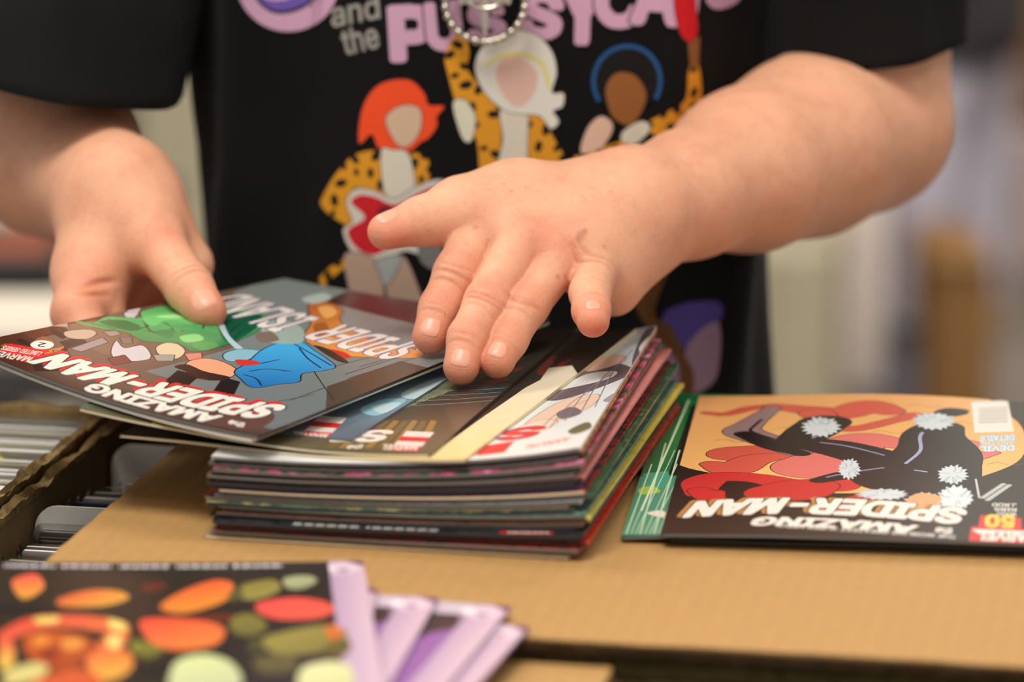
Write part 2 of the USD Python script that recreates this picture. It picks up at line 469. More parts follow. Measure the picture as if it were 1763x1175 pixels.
alone('divider_card', upright_card(-0.2615, -0.110, 0.143, 0.725, 0.985, 0.012), WHITE_CARD, 'white plastic divider with rounded corner, the nearer of two in the torn box', 'divider')
alone('divider_card', upright_card(-0.2600, -0.110, 0.262, 0.725, 0.985, 0.012), WHITE_CARD, 'grey white divider with rounded corner, deeper in the torn box under the fanned comics', 'divider')
EDGE_TONES = {'white': rgb(236, 234, 230), 'grey': rgb(140, 138, 134), 'cream': rgb(196, 184, 150), 'dark': rgb(46, 34, 34), 'red': rgb(150, 40, 44), 'navy': rgb(50, 56, 92), 'olive': rgb(120, 112, 70)}
ORD = ['first', 'second', 'third', 'fourth', 'fifth', 'sixth', 'seventh', 'eighth', 'ninth', 'tenth', 'eleventh', 'twelfth', 'thirteenth', 'fourteenth', 'fifteenth', 'sixteenth', 'seventeenth', 'eighteenth', 'nineteenth', 'twentieth', 'twenty-first', 'twenty-second', 'twenty-third', 'twenty-fourth', 'twenty-fifth', 'twenty-sixth', 'twenty-seventh', 'twenty-eighth', 'twenty-ninth', 'thirtieth']


def bagged(a0, a1, b, z1, tone, label, group, lean=0.02, tk=0.0024):
    p = thing('bagged_comic', label, 'comic', bx((a0 + a1) / 2, b, 0.725), group)
    obj('comic', upright_card(a0 + .003, a1 - .003, b, 0.726, z1 - 0.003, 0.001, lean, tk), plain('edge_' + tone, EDGE_TONES[tone], 0.5), p)
    obj('bag', upright_card(a0, a1, b - 0.0006, 0.7255, z1, 0.004, lean, tk + 0.0012), FILM, p, label='clear plastic sleeve')


near_row = ['white', 'grey', 'dark', 'white', 'red', 'white', 'dark', 'cream', 'white', 'grey', 'navy', 'white', 'dark', 'white']
for k, tone in enumerate(near_row):
    bagged(-0.261 + 0.002 * (k % 3), -0.095, 0.1365 - 0.0080 * k, 0.9735 + 0.0045 * rng.random(), tone, f'{tone}-edged comic in clear bag, {ORD[k]} in front of the near white divider', 'bagged comics in front of the near divider')
for k, tone in enumerate(['grey', 'white', 'navy', 'white', 'grey', 'cream', 'white', 'grey']):
    bagged(-0.2605 + 0.001 * k + 0.012 * (k > 4), -0.095, 0.155 + 0.0125 * k, 0.973 + 0.005 * rng.random(), tone, f'{tone}-edged comic in clear bag, {ORD[k]} behind the near white divider', 'bagged comics between the dividers')
for k in range(26):
    if k in (14, 15): continue
    tone = ['white', 'white', 'grey', 'white', 'white', 'cream'][k % 6]
    bagged(-0.455, -0.279 - 0.003 * rng.random(), 0.300 - 0.0052 * (k + 1), 0.986 + 0.004 * rng.random(), tone, f'{tone} edged bagged comic, {ORD[k]} from the back of the left box', 'white bagged comics in the left box', tk=0.0036)
for k, tone in enumerate(['white', 'cream', 'grey', 'white']):
    bagged(0.075 + 0.01 * k, 0.235 + 0.01 * k, -0.098 - 0.022 * k, 0.945 - 0.004 * k, tone, f'{tone} bagged comic low in the near open box, {ORD[k]} from the panel edge', 'bagged comics in the near box')
YB = plain('yellow_card', rgb(205, 190, 50), 0.4, coat=0.3)
alone('yellow_token', upright_card(-0.345, -0.2960, 0.2188, 0.80, 0.988, 0.018, 0, 0.005), YB, 'rounded yellow plastic tag standing in the left box', 'tag')

# ------------------------------------------------------------------ the person: one smooth distance field, meshed
def cone(p, a, b, ra, rb):
    """Distance to a round cone."""
    ba = b - a; l2 = ba @ ba; rr = ra - rb; a2 = l2 - rr * rr; il2 = 1.0 / l2
    pa = p - a; y = pa @ ba; z = y - l2
    q = pa * l2 - y[:, None] * ba; x2 = np.einsum('ij,ij->i', q, q); y2 = y * y * l2; z2 = z * z * l2
    k = np.sign(rr) * rr * rr * x2
    d = (np.sqrt(x2 * a2 * il2) + y * rr) * il2 - ra
    d = np.where(np.sign(z) * a2 * z2 > k, np.sqrt(x2 + z2) * il2 - rb, d)
    return np.where((np.sign(z) * a2 * z2 <= k) & (np.sign(y) * a2 * y2 < k), np.sqrt(x2 + y2) * il2 - ra, d)


def smin(a, b, k):
    h = np.maximum(k - np.abs(a - b), 0) / k
    return np.minimum(a, b) - h * h * k * 0.25


def chain(p, pts, rad, k):
    d = None
    for i in range(len(pts) - 1):
        e = cone(p, pts[i], pts[i + 1], rad[i], rad[i + 1]); d = e if d is None else smin(d, e, k)
    return d


def surface_nets(f, lo, hi, h, B=8):
    """Mesh of f = 0 (naive surface nets on the blocks near the surface), then drawn onto the surface."""
    lo = np.array(lo, float); nb = np.ceil((np.array(hi) - lo) / (h * B)).astype(int)
    blocks = np.stack(np.meshgrid(*[np.arange(n) for n in nb], indexing='ij'), -1).reshape(-1, 3)
    d = f(lo + (blocks + 0.5) * B * h)
    blocks = blocks[np.abs(d) < B * h * 0.5 * 1.733 * 1.15 + 0.002]
    o = np.stack(np.meshgrid(*[np.arange(B + 1)] * 3, indexing='ij'), -1)
    C = blocks[:, None, None, None, :] * B + o                                   # lattice corners
    val = f((lo + C.reshape(-1, 3) * h)).reshape(C.shape[:-1])
    sg = val < 0
    corner = [(i, j, k) for i in (0, 1) for j in (0, 1) for k in (0, 1)]
    sl = lambda a, c: a[:, c[0]:B + c[0], c[1]:B + c[1], c[2]:B + c[2]]
    cnt = sum(sl(sg, c).astype(np.int8) for c in corner)
    act = (cnt > 0) & (cnt < 8)
    pos, num = np.zeros(act.shape + (3,)), np.zeros(act.shape)
    for c in corner:
        for ax in range(3):
            if c[ax]: continue
            e = list(c); e[ax] = 1
            v0, v1 = sl(val, c), sl(val, e); cross = (v0 < 0) != (v1 < 0)
            t = np.where(cross, v0 / np.where(cross, v0 - v1, 1), 0)
            for a2 in range(3): pos[..., a2] += np.where(cross, c[a2] + (t if a2 == ax else 0), 0)
            num += cross
    cell = C[:, :B, :B, :B]
    cells = cell[act]; V = lo + (cells + pos[act] / num[act][:, None]) * h
    span = nb * B + 3; key = lambda q: ((q[:, 0] + 1) * span[1] + q[:, 1] + 1) * span[2] + q[:, 2] + 1
    ks = key(cells); order = np.argsort(ks); ks_s = ks[order]
    F = []
    for ax in range(3):
        e = [0, 0, 0]; e[ax] = 1
        s0, s1 = sl(sg, (0, 0, 0))[act], sl(sg, e)[act]; m = s0 != s1
        q = cells[m]; b, c = [x for x in range(3) if x != ax]
        if ax == 1: b, c = c, b
        offs = [np.zeros(3, int) for _ in range(4)]; offs[1][b] = -1; offs[2][b] = -1; offs[2][c] = -1; offs[3][c] = -1
        ids, good = [], np.ones(len(q), bool)
        for of in offs:
            kk = key(q + of); i = np.clip(np.searchsorted(ks_s, kk), 0, len(ks_s) - 1); good &= ks_s[i] == kk; ids.append(order[i])
        quad = np.stack(ids, 1); inside = s0[m]
        quad = np.where(inside[:, None], quad, quad[:, ::-1])[good]
        F += [quad[:, [0, 1, 2]], quad[:, [0, 2, 3]]]
    F = np.vstack(F)
    for _ in range(2):
        e = h * 0.35; fv = f(V)
        g = np.stack([f(V + e * np.eye(3)[a]) - fv for a in range(3)], 1) / e
        V = V - np.clip(fv / np.maximum((g * g).sum(1), 0.2), -h * 0.6, h * 0.6)[:, None] * g
    m = trimesh.Trimesh(V, F, process=False)
    if m.volume < 0: m.invert()
    return m


A_ = lambda *q: np.array([at(*p) for p in q])


class Hand:
    """Palm, five fingers and forearm as a distance field, with creases at the finger joints."""
    def __init__(self, fingers, palm, arm, webs, k_f=0.007, k_palm=0.016, creases=()):
        self.fingers, self.palm, self.arm, self.webs, self.k_f, self.k_palm, self.creases = fingers, palm, arm, webs, k_f, k_palm, creases

    def __call__(self, p):
        d = chain(p, *self.arm, 0.02)
        for pts, rad in self.palm: d = smin(d, chain(p, pts, rad, 0.01), self.k_palm)
        out = None
        for (pts, rad), k in zip(self.fingers, self.webs):
            e = smin(d, chain(p, pts, rad, 0.004), k)
            out = e if out is None else smin(out, e, 0.0016)
        for c, ax, n, off, depth, w, half, bow in self.creases:
            q = p - c; r2 = np.einsum('ij,ij->i', q, q); near = r2 < (2.2 * half) ** 2
            if not near.any(): continue
            qq = q[near]; s = qq @ ax; b = qq @ np.cross(ax, n); up = qq @ n
            g = np.exp(-((s - off - bow * b * b) / w) ** 2) * np.clip((up / half + 0.1) * 1.6, 0, 1) * np.clip(1.3 - np.abs(b) / half * 1.15, 0, 1)
            out[near] += depth * g
        return out


def unit(v): v = np.asarray(v, float); return v / np.linalg.norm(v)


def finger_creases(pts, rad, dorsal, joints, lines=(-0.0036, -0.0004, 0.0030), depth=0.00105, swell=0.0010, shift=1):
    out = []
    for j in joints:
        ax = unit(unit(pts[j] - pts[j - 1]) + (unit(pts[j + 1] - pts[j]) if j + 1 < len(pts) else 0)); n = unit(np.asarray(dorsal) - (np.asarray(dorsal) @ ax) * ax)
        sh = 0.0085 if j == 1 else 0.0055
        if len(pts) < 4 or shift == 0: sh = 0.0
        out.append((pts[j], ax, n, sh, -swell, 0.0060, rad[j], 0))
        for i, o in enumerate(lines):
            out.append((pts[j], ax, n, sh + o + rng.normal(0, 0.0005), depth * (1.0 if i == len(lines) // 2 else rng.uniform(0.35, 0.8)), 0.00085, rad[j], (10 if o >= 0 else -10) + rng.normal(0, 14)))
    return out


def nail(field, pts, rad, dorsal, half_w, half_l, back=0.001, lift=0.0001):
    """A curved fingernail plate lying on the finger's back."""
    ax = unit(pts[-1] - pts[-2]); n = unit(np.asarray(dorsal) - (np.asarray(dorsal) @ ax) * ax); sd = np.cross(ax, n)
    c = pts[-1] + ax * (rad[-1] * 0.30 - back)
    nu, nv = 17, 19
    th = np.linspace(-1, 1, nu); s = np.linspace(-1, 1, nv); T, S = np.meshgrid(th, s, indexing='ij')
    T2, S2 = T * np.sqrt(1 - 0.42 * S ** 2), S * np.sqrt(1 - 0.34 * T ** 2)
    q = c + (sd * half_w)[None] * T2.ravel()[:, None] + ax * half_l * S2.ravel()[:, None] + n * rad[-1] * 1.5
    gone = np.zeros(len(q))
    for _ in range(40):
        st = np.clip(field(q), -0.002, 0.004); st = np.where(gone + st > rad[-1] * 2.0, 0, st); gone += st; q = q - n * st[:, None]
    # a stiff plate: smooth across
    rim = np.maximum(np.abs(T), np.abs(S)).ravel()
    crown = 0.0002 * (1 - (T.ravel() ** 2)) + 0.0001 * (1 - S.ravel() ** 2)
    top = q + n * (lift + crown - 0.0005 * (rim > 0.99))[:, None]; bot = q - n * 0.0008
    N = nu * nv; idx = np.arange(N).reshape(nu, nv)
    ring = np.concatenate([idx[:, 0], idx[-1, 1:], idx[::-1, -1][1:], idx[0, ::-1][1:-1]]); a, b = ring, np.roll(ring, -1)
    f = np.vstack([grid_faces(nu, nv), grid_faces(nu, nv, True) + N, np.stack([a, a + N, b + N], 1), np.stack([a, b + N, b], 1)])
    m = trimesh.Trimesh(np.vstack([top, bot]), f, process=False)
    if m.volume < 0: m.invert()
    return m


# --- the hand pressing on the stack (right in the picture)
UPV = np.array([0.0, -0.62, 0.78])
r_index = (A_((826, 398, 1.7680), (786, 470, 1.7460), (757, 531, 1.7320), (741, 579, 1.7220)), [.0128, .0108, .0097, .0089])
r_middle = (A_((902, 412, 1.7580), (838, 521, 1.7260), (805, 582, 1.7080), (794, 632, 1.6980)), [.0128, .0106, .0093, .0087])
r_ring = (A_((962, 447, 1.7560), (907, 528, 1.7290), (875, 585, 1.7130), (856, 622, 1.7030)), [.0122, .0102, .0091, .0085])
r_pinky = (A_((1022, 470, 1.7580), (1016, 505, 1.7260), (1018, 535, 1.7080), (1021, 553, 1.6970)), [.0115, .0096, .0088, .0080])
r_thumb = (A_((880, 352, 1.7930), (786, 356, 1.7760), (726, 381, 1.7630), (664, 399, 1.7530)), [.0150, .0126, .0116, .0090])
r_palm = [(A_((1085, 335, 1.8130), (826, 398, 1.7700)), [.0185, .0125]), (A_((1095, 350, 1.8090), (902, 412, 1.7590)), [.0185, .0125]),
          (A_((1100, 370, 1.8090), (962, 447, 1.7570)), [.0185, .0122]), (A_((1095, 400, 1.8110), (1024, 472, 1.7630)), [.0190, .0120]),
          (A_((1085, 410, 1.8150), (1056, 500, 1.7760)), [.0190, .0120]), (A_((1060, 340, 1.8190), (880, 350, 1.7970)), [.0190, .0165]),
          (A_((900, 345, 1.7910), (826, 372, 1.7760)), [.0150, .0115])]
r_arm = (A_((1105, 362, 1.811), (1180, 337, 1.84), (1290, 292, 1.888), (1390, 252, 1.932), (1490, 215, 1.975), (1478, 40, 1.99), (1462, -190, 2.015)), [.0240, .0280, .0385, .0440, .0425, .0455, .050])
cr = []
for (pts, rad), js in ((r_index, (1, 2)), (r_middle, (1, 2)), (r_ring, (1, 2))):
    cr += finger_creases(pts, rad, UPV, js[:1]) + finger_creases(pts, rad, UPV, js[1:], lines=(-0.0012, 0.0016), depth=0.0005, swell=0.0002)
cr += finger_creases(*r_pinky, UPV, (2,), lines=(0.0,), depth=0.0007, swell=0.0, shift=0)
cr += finger_creases(*r_thumb, np.array([-0.1, -0.75, 0.55]), (2,), lines=(0.0, 0.0022), depth=0.0004, swell=0.0002, shift=0)
pf_ax = unit(r_pinky[0][1] - r_pinky[0][0]); pf_n = unit(UPV - (UPV @ pf_ax) * pf_ax)
cr += [(r_pinky[0][0], pf_ax, pf_n, 0.0125, 0.0022, 0.0016, .0135, -25), (r_pinky[0][0], pf_ax, pf_n, 0.0175, 0.0009, 0.0010, .0115, -25), (r_pinky[0][0], pf_ax, pf_n, 0.0075, 0.0008, 0.0012, .0135, -25)]
wr = np.random.default_rng(21)
for _ in range(26):
    px, py = wr.uniform(840, 1060), wr.uniform(350, 450)
    cr.append((at(px, py, 1.752 + (px - 840) * 0.00016), unit(np.array([wr.normal(0.75, .25), wr.normal(0.3, .2), wr.normal(0.35, .2)])), UPV, 0.0, 0.00028, 0.0009, 0.006, wr.normal(0, 15)))
right_hand = Hand([r_index, r_middle, r_ring, r_pinky, r_thumb], r_palm, r_arm, [.0045, .0045, .0045, .0055, .020], creases=cr)
# --- the hand holding the fanned comics (left in the picture)
l_thumb = (A_((232, 378, 1.8360), (272, 424, 1.8170), (326, 497, 1.7860), (356, 537, 1.7715)), [.0185, .0138, .0118, .0100])
l_index = (A_((150, 470, 1.8140), (132, 540, 1.7860), (170, 610, 1.7660), (260, 640, 1.7620)), [.0150, .0125, .0100, .0088])
l_middle = (A_((175, 475, 1.8320), (140, 560, 1.8140), (190, 625, 1.7940), (290, 640, 1.7860)), [.0145, .0120, .0100, .0088])
l_ring = (A_((215, 485, 1.8460), (170, 570, 1.8360), (220, 620, 1.8190), (310, 625, 1.8110)), [.0140, .0115, .0095, .0085])
l_pinky = (A_((255, 490, 1.8560), (220, 570, 1.8560), (260, 610, 1.8440), (330, 610, 1.8360)), [.0130, .0105, .0088, .0080])
l_palm = [(A_((190, 335, 1.8520), (150, 470, 1.8160)), [.0230, .0150]), (A_((195, 340, 1.8560), (180, 478, 1.8340)), [.0225, .0145]),
          (A_((205, 345, 1.8600), (220, 485, 1.8480)), [.0220, .0140]), (A_((215, 350, 1.8620), (262, 490, 1.8590)), [.0220, .0140]),
          (A_((205, 340, 1.8500), (240, 385, 1.8340)), [.0240, .0185]),
          (A_((156, 470, 1.8180), (179, 548, 1.8010)), [.0140, .0108]),
          (A_((250, 385, 1.8460), (322, 455, 1.8420)), [.0180, .0130])]
l_arm = (A_((190, 335, 1.854), (95, 262, 1.935), (-30, 185, 2.04), (30, 20, 2.06), (75, -230, 2.07)), [.0285, .0415, .0450, .047, .052])
L_UP = np.array([0.30, -0.72, 0.62])
cl = finger_creases(*l_thumb, L_UP, (2,), lines=(-0.0055, -0.0015, 0.0025), depth=0.0012, swell=0.0008, shift=0)
w_n = unit(np.array([0.1, -0.9, 0.35])); w_ax = unit(np.array([0.15, -0.25, -0.95])); w_ax = unit(w_ax - (w_ax @ w_n) * w_n)
cl += [(at(192, 487, 1.801), w_ax, w_n, 0.0, 0.0026, 0.0018, .015, 12), (at(172, 512, 1.793), w_ax, w_n, 0.0, 0.0012, 0.0013, .014, -8)]
left_hand = Hand([l_thumb, l_index, l_middle, l_ring, l_pinky], l_palm, l_arm, [.012, .010, .010, .010, .010], creases=cl)


def body_field(p):
    """Trunk, neck, head, shoulders and upper arms (under the shirt), coarse."""
    q = p - np.array([-0.016, 2.035, 1.12]); s = np.array([0.150, 0.108, 1.0])
    d = (np.sqrt((q[:, 0] / s[0]) ** 2 + (q[:, 1] / s[1]) ** 2) - 1) * 0.108
    d = np.maximum(d, np.abs(q[:, 2] + 0.07) - 0.20)
    V = lambda *x: np.array(x)
    d = smin(d, cone(p, V(-0.14, 2.065, 1.385), V(0.11, 2.065, 1.385), .045, .045), .04)
    d = smin(d, cone(p, V(-0.10, 2.055, 1.28), V(0.07, 2.055, 1.28), .080, .080), .04)
    d = smin(d, cone(p, V(-0.015, 2.065, 1.42), V(-0.015, 2.045, 1.54), .052, .052), .03)
    h = cone(p, V(-0.015, 2.04, 1.655), V(-0.015, 2.00, 1.60), .088, .062)      # skull and jaw
    h = smin(h, cone(p, V(-0.015, 1.935, 1.655), V(-0.015, 1.915, 1.628), .008, .013), .02)   # nose
    h = smin(h, cone(p, V(-0.045, 1.955, 1.672), V(0.015, 1.955, 1.672), .012, .012), .02)
    for s_ in (-1, 1): h = smin(h, cone(p, V(-0.015 + s_ * .088, 2.045, 1.665), V(-0.015 + s_ * .084, 2.04, 1.632), .014, .010), .01)
    d = smin(d, h, .03)
    for arm, sh in ((r_arm, V(0.160, 2.05, 1.375)), (l_arm, V(-0.195, 2.06, 1.375))):
        d = smin(d, cone(p, arm[0][-2], arm[0][-1], arm[1][-2] - .002, arm[1][-1] - .004), .01); d = smin(d, cone(p, arm[0][-1], sh, .046, .046), .03)
    return d


def tint_skin(m, centers, base=rgb(226, 169, 137), red=rgb(214, 112, 86)):
    v = m.vertices; w = np.zeros(len(v))
    for c, r, a in centers: w = np.maximum(w, a * np.exp(-((v - c) ** 2).sum(1) / (r * r)))
    w = np.clip(w + 0.55 * np.clip(meshkit.fbm(v * 75, 4, 9) - 0.5, 0, 1), 0, 1)
    c = np.asarray(base) * (1 - w[:, None]) + np.asarray(red) * w[:, None]
    mott = meshkit.fbm(v * 45, 3, 5)[:, None]
    c = c * (0.94 + 0.12 * mott)
    for q, ax, n, off, depth, w_, half, bow in cr + cl:
        if depth <= 0.0003: continue
        d = v - q; s_ = d @ ax; b = d @ np.cross(ax, n); up = d @ n
        g = 0.38 * min(1.0, depth / 0.0009) * (np.exp(-((s_ - off - bow * b * b) / (w_ * 1.1)) ** 2) * np.clip(up / half * 1.6, 0, 1) * np.clip(1.25 - np.abs(b) / half * 1.2, 0, 1) * ((d ** 2).sum(1) < (1.6 * half) ** 2))[:, None]
        c = c * (1 - g) + np.array(rgb(176, 92, 66)) * g
    for q, r, a in SPOTS:
        k = 0.8 * a * np.clip(1.6 - np.sqrt(((v - q) ** 2).sum(1)) / r, 0, 1)[:, None]; c = c * (1 - k) + np.array(rgb(132, 66, 30)) * k
    return c


def march(field, px, py, y0=1.60, y1=1.95):
    t = np.linspace(y0, y1, 500); P = np.array([at(px, py, y) for y in t]); d = field(P); i = int(np.argmax(d < 0))
    return P[i]


SPOTS = []
for px, py, r, a in ((1000, 405, .0022, .5), (995, 412, .0016, .5), (1007, 398, .0014, .5), (985, 418, .0013, .4), (990, 425, .001, .4), (960, 477, .0011, .4), (972, 476, .001, .4), (840, 415, .0011, .35), (836, 422, .001, .3), (818, 392, .0014, .35),
                     (880, 330, .0008, .4), (866, 318, .0008, .35), (905, 322, .0008, .3), (940, 345, .0008, .3), (1050, 330, .0008, .3), (1040, 425, .0012, .3), (803, 420, .0009, .3)):
    SPOTS.append((march(right_hand, px, py), r, a))

person = thing('person', 'person in a black printed T-shirt sorting comics with both hands, head out of frame', 'person', (-0.016, 2.035, 0.0))
RH = surface_nets(right_hand, (-0.10, 1.63, 1.015), (0.30, 2.10, 1.26), 0.00105)
LH = surface_nets(left_hand, (-0.38, 1.67, 1.010), (-0.11, 2.14, 1.26), 0.00105)
RC = surface_nets(body_field, (-0.34, 1.86, 0.83), (0.30, 2.20, 1.78), 0.007)
# one continuous skin: the fine arms are cut just inside the sleeves and joined to the coarse trunk
def keep_below(m, z):
    try:
        q = m3.Manifold(m3.Mesh(np.asarray(m.vertices, np.float32), np.asarray(m.faces, np.uint32)))
        return q if q.status() == m3.Error.NoError and not q.is_empty() else None
    except Exception: return None


parts = [keep_below(m, 0) for m in (RC, RH, LH)]
if all(q is not None for q in parts):
    skin = trimesh.Trimesh(*meshkit.arrays(parts[0] + parts[1] + parts[2])[:2], process=False)
    print('one skin', len(skin.faces))
else:
    skin = cat([RC, RH, LH]); print('joined shells', [q is not None for q in parts])
warm = [(f[0][-1], .012, .85) for f in (r_index, r_middle, r_ring, r_pinky, r_thumb, l_thumb)]
warm += [(r_thumb[0][-1] + np.array([0.002, -.004, -.007]), .013, .8), (r_pinky[0][-1] + np.array([0, -.008, -.003]), .010, .9)]
warm += [(f[0][j] + UPV * .008, .009, .55) for f in (r_index, r_middle, r_ring) for j in (0, 1, 2)] + [(at(930, 410, 1.748), .016, .4), (at(150, 480, 1.786), .022, .4), (at(120, 540, 1.776), .02, .35), (at(285, 400, 1.804), .014, .35)]
body = obj('body', skin, SKIN, person, smooth=True, col=tint_skin(skin, warm))
for fld, (pts, rad), dors, hw, hl, bk in ((right_hand, r_index, (0.05, -0.70, 0.72), .0052, .0050, .0030), (right_hand, r_middle, (-0.03, -0.72, 0.70), .0052, .0048, .0032), (right_hand, r_ring, (-0.08, -0.72, 0.70), .0048, .0046, .0032),
                                      (right_hand, r_pinky, (0.0, -0.02, 1.0), .0040, .0040, .0035), (right_hand, r_thumb, (-0.05, -0.30, 0.95), .0052, .0062, 0.0035), (left_hand, l_thumb, (0.10, -0.82, 0.56), .0068, .0060, .0030)):
    obj('fingernail', nail(fld, pts, rad, dors, hw, hl, bk), NAIL, body, smooth=50)

# the face, above the frame
for s_ in (-1, 1):
    e_ = trimesh.creation.icosphere(3, 0.0125); e_.apply_translation((-0.015 + s_ * .032, 1.9585, 1.659)); obj('eye', e_, plain('eye_white', rgb(220, 215, 208), 0.25), body, smooth=True)
    e_ = trimesh.creation.icosphere(3, 0.0060); e_.vertices *= np.array([1, .4, 1]); e_.apply_translation((-0.015 + s_ * .032, 1.9468, 1.659)); obj('iris', e_, plain('iris_brown', rgb(60, 40, 28), 0.2), body, smooth=True)
lp = trimesh.creation.icosphere(3, 1.0); lp.vertices *= np.array([.024, .008, .006]); lp.apply_translation((-0.015, 1.944, 1.598)); obj('mouth', lp, plain('lip', rgb(186, 110, 100), 0.4), body, smooth=True)
# hair on the head, out of the frame
hv = trimesh.creation.icosphere(4, 1.0); hv.vertices = hv.vertices * np.array([0.096, 0.104, 0.098]) * (1 + 0.05 * (meshkit.fbm(hv.vertices * 6, 3, 2)[:, None] - .5)) + np.array([-0.015, 2.058, 1.682])
keep = hv.vertices[:, 1] > 1.985 - 0.0
hv.vertices[~keep, 1] = 1.985
obj('hair', hv, plain('brown_hair', rgb(70, 52, 38), 0.6, bump=0.6, scale=400), person, smooth=True)

# ---- T-shirt: trunk and two open sleeves
def shirt_ring(z, n=140):
    th = np.linspace(0, 2 * np.pi, n, endpoint=False)
    t = np.clip((z - 0.84) / (1.40 - 0.84), 0, 1)
    a = np.interp(z, [0.84, 1.0, 1.10, 1.20, 1.30, 1.38, 1.42, 1.455], [0.166, 0.160, 0.158, 0.165, 0.180, 0.190, 0.185, 0.09])
    b = np.interp(z, [0.84, 1.0, 1.10, 1.20, 1.30, 1.38, 1.42, 1.455], [0.128, 0.128, 0.127, 0.124, 0.120, 0.108, 0.09, 0.065])
    cy = np.interp(z, [0.84, 1.0, 1.2, 1.38, 1.455], [2.035, 2.035, 2.032, 2.045, 2.06])
    e = 2 / 2.6
    x = np.sign(np.cos(th)) * np.abs(np.cos(th)) ** e; y = np.sign(np.sin(th)) * np.abs(np.sin(th)) ** e
    P = np.c_[-0.0155 + a * x, cy + b * y, np.full(n, z)]
    # long soft folds hanging from the chest
    fold = 0.0045 * np.sin(th * 9 + 2.2 * math.sin(z * 9)) * (0.35 + 0.65 * (np.abs(np.cos(th)) > 0.45)) + 0.007 * (meshkit.fbm(np.c_[P[:, 0] * 9, P[:, 1] * 9, P[:, 2] * 5], 3, 3) - 0.5)
    out = np.c_[np.cos(th), np.sin(th), 0 * th]
    return P + out * fold[:, None]


trunk = loft([shirt_ring(z) for z in np.linspace(0.84, 1.455, 90)])


def sleeve(stations, n=72, wall=0.0022, seed=0):
    """stations: (centre, half-width across, half-depth, axis); the last one is the open hem."""
    rings = []
    C = np.array([s[0] for s in stations]); R = np.array([[s[1], s[2]] for s in stations]); X = np.array([unit(s[3]) for s in stations])
    t = np.linspace(0, len(C) - 1, 46)
    itp = lambda Y: np.stack([np.interp(t, np.arange(len(C)), Y[:, k]) for k in range(Y.shape[1])], 1)
    C, R, X = itp(C), itp(R), itp(X)
    th = np.linspace(0, 2 * np.pi, n, endpoint=False)
    for c, r, x, tt in zip(C, R, X, t / t[-1]):
        x = unit(x); u = unit(np.array([1.0, 0, 0]) - x[0] * x); w = np.cross(x, u)
        q = np.outer(np.cos(th) * r[0], u) + np.outer(np.sin(th) * r[1], w)
        fold = 0.006 * (meshkit.fbm(np.c_[np.cos(th) * 2.2, np.sin(th) * 2.2, np.full(n, tt * 2.5 + seed)], 3, seed) - 0.5) + 0.0022 * np.sin(7 * th + 3 * tt + seed) * tt
        hem = 0.0012 if tt > 0.84 else 0.0
        rings.append(c + q * (1 + (fold[:, None] + hem) / r.mean()))
    inner = [c.mean(0) + (c - c.mean(0)) * (1 - wall / 0.05) for c in rings[::-1][:30]]
    m = loft(rings + inner, cap=False)
    return m


sl_r = sleeve([((0.105, 2.055, 1.405), .050, .058, (0.95, -.1, -.25)), ((0.178, 2.03, 1.34), .064, .066, (0.5, -.1, -.9)), ((0.190, 2.005, 1.25), .060, .064, (0.1, -.1, -1)), (at(1478, 84, 1.985), .0560, .060, (0.13, 0.05, -1))], seed=3)
sl_l = sleeve([((-0.135, 2.06, 1.405), .050, .058, (-0.95, -.1, -.25)), ((-0.215, 2.03, 1.34), .070, .068, (-0.5, -.1, -.9)), ((-0.235, 2.00, 1.25), .078, .085, (-0.12, -.1, -1)), (at(92, 130, 1.945), .0700, .108, (-0.20, -0.05, -1))], seed=8)
shirt = obj('t_shirt', cat([trunk, sl_r, sl_l]), COTTON, person, smooth=True)
# hem stitching on the sleeves
TW = plain('charcoal_trousers', rgb(52, 52, 58), 0.9, 0.1, vary=0.1, scale=60)
legs = []
for s_ in (-1, 1):
    th = np.linspace(0, 2 * np.pi, 40, endpoint=False)
    legs.append(loft([np.c_[-0.0155 + s_ * x + r * np.cos(th), 2.035 + r * 1.05 * np.sin(th), np.full(40, z)] for z, x, r in ((0.075, .105, .068), (0.30, .10, .072), (0.50, .095, .080), (0.75, .085, .088), (0.92, .072, .090))]))
obj('trousers', cat(legs), TW, person, smooth=40)
SHOE = plain('black_shoe', rgb(30, 28, 28), 0.5)
for s_ in (-1, 1):
    sh = trimesh.creation.icosphere(3, 1.0); v = sh.vertices.copy(); v[:, 2] = np.where(v[:, 2] < -0.35, -0.35, v[:, 2]); v = v * np.array([0.052, 0.145, 0.075]); v[:, 2] -= v[:, 2].min()
    sh.vertices = v + np.array([-0.0155 + s_ * .105, 1.985, 0.0]); obj('shoe', sh, SHOE, person, smooth=40)

# ---- the print on the shirt's chest: flat coloured shapes laid on the cloth (generic shapes, not the printed characters)
def on_shirt(q):
    P = np.array([at(x, y, 1.908) for x, y in q]); o = np.c_[P[:, 0], np.full(len(P), 1.75), P[:, 2]]
    loc, ri, _ = trunk.ray.intersects_location(o, np.tile([0, 1.0, 0], (len(o), 1)), multiple_hits=False)
    y = np.full(len(o), np.nan); y[ri] = loc[:, 1]
    bad = np.isnan(y); y[bad] = 1.93
    return np.c_[P[:, 0], y - 0.0007, P[:, 2]]


OCHRE, CREAM_, PINK = rgb(214, 148, 36), rgb(212, 206, 190), rgb(200, 158, 186)
sp = Print(sbox(330, -120, 1330, 700))
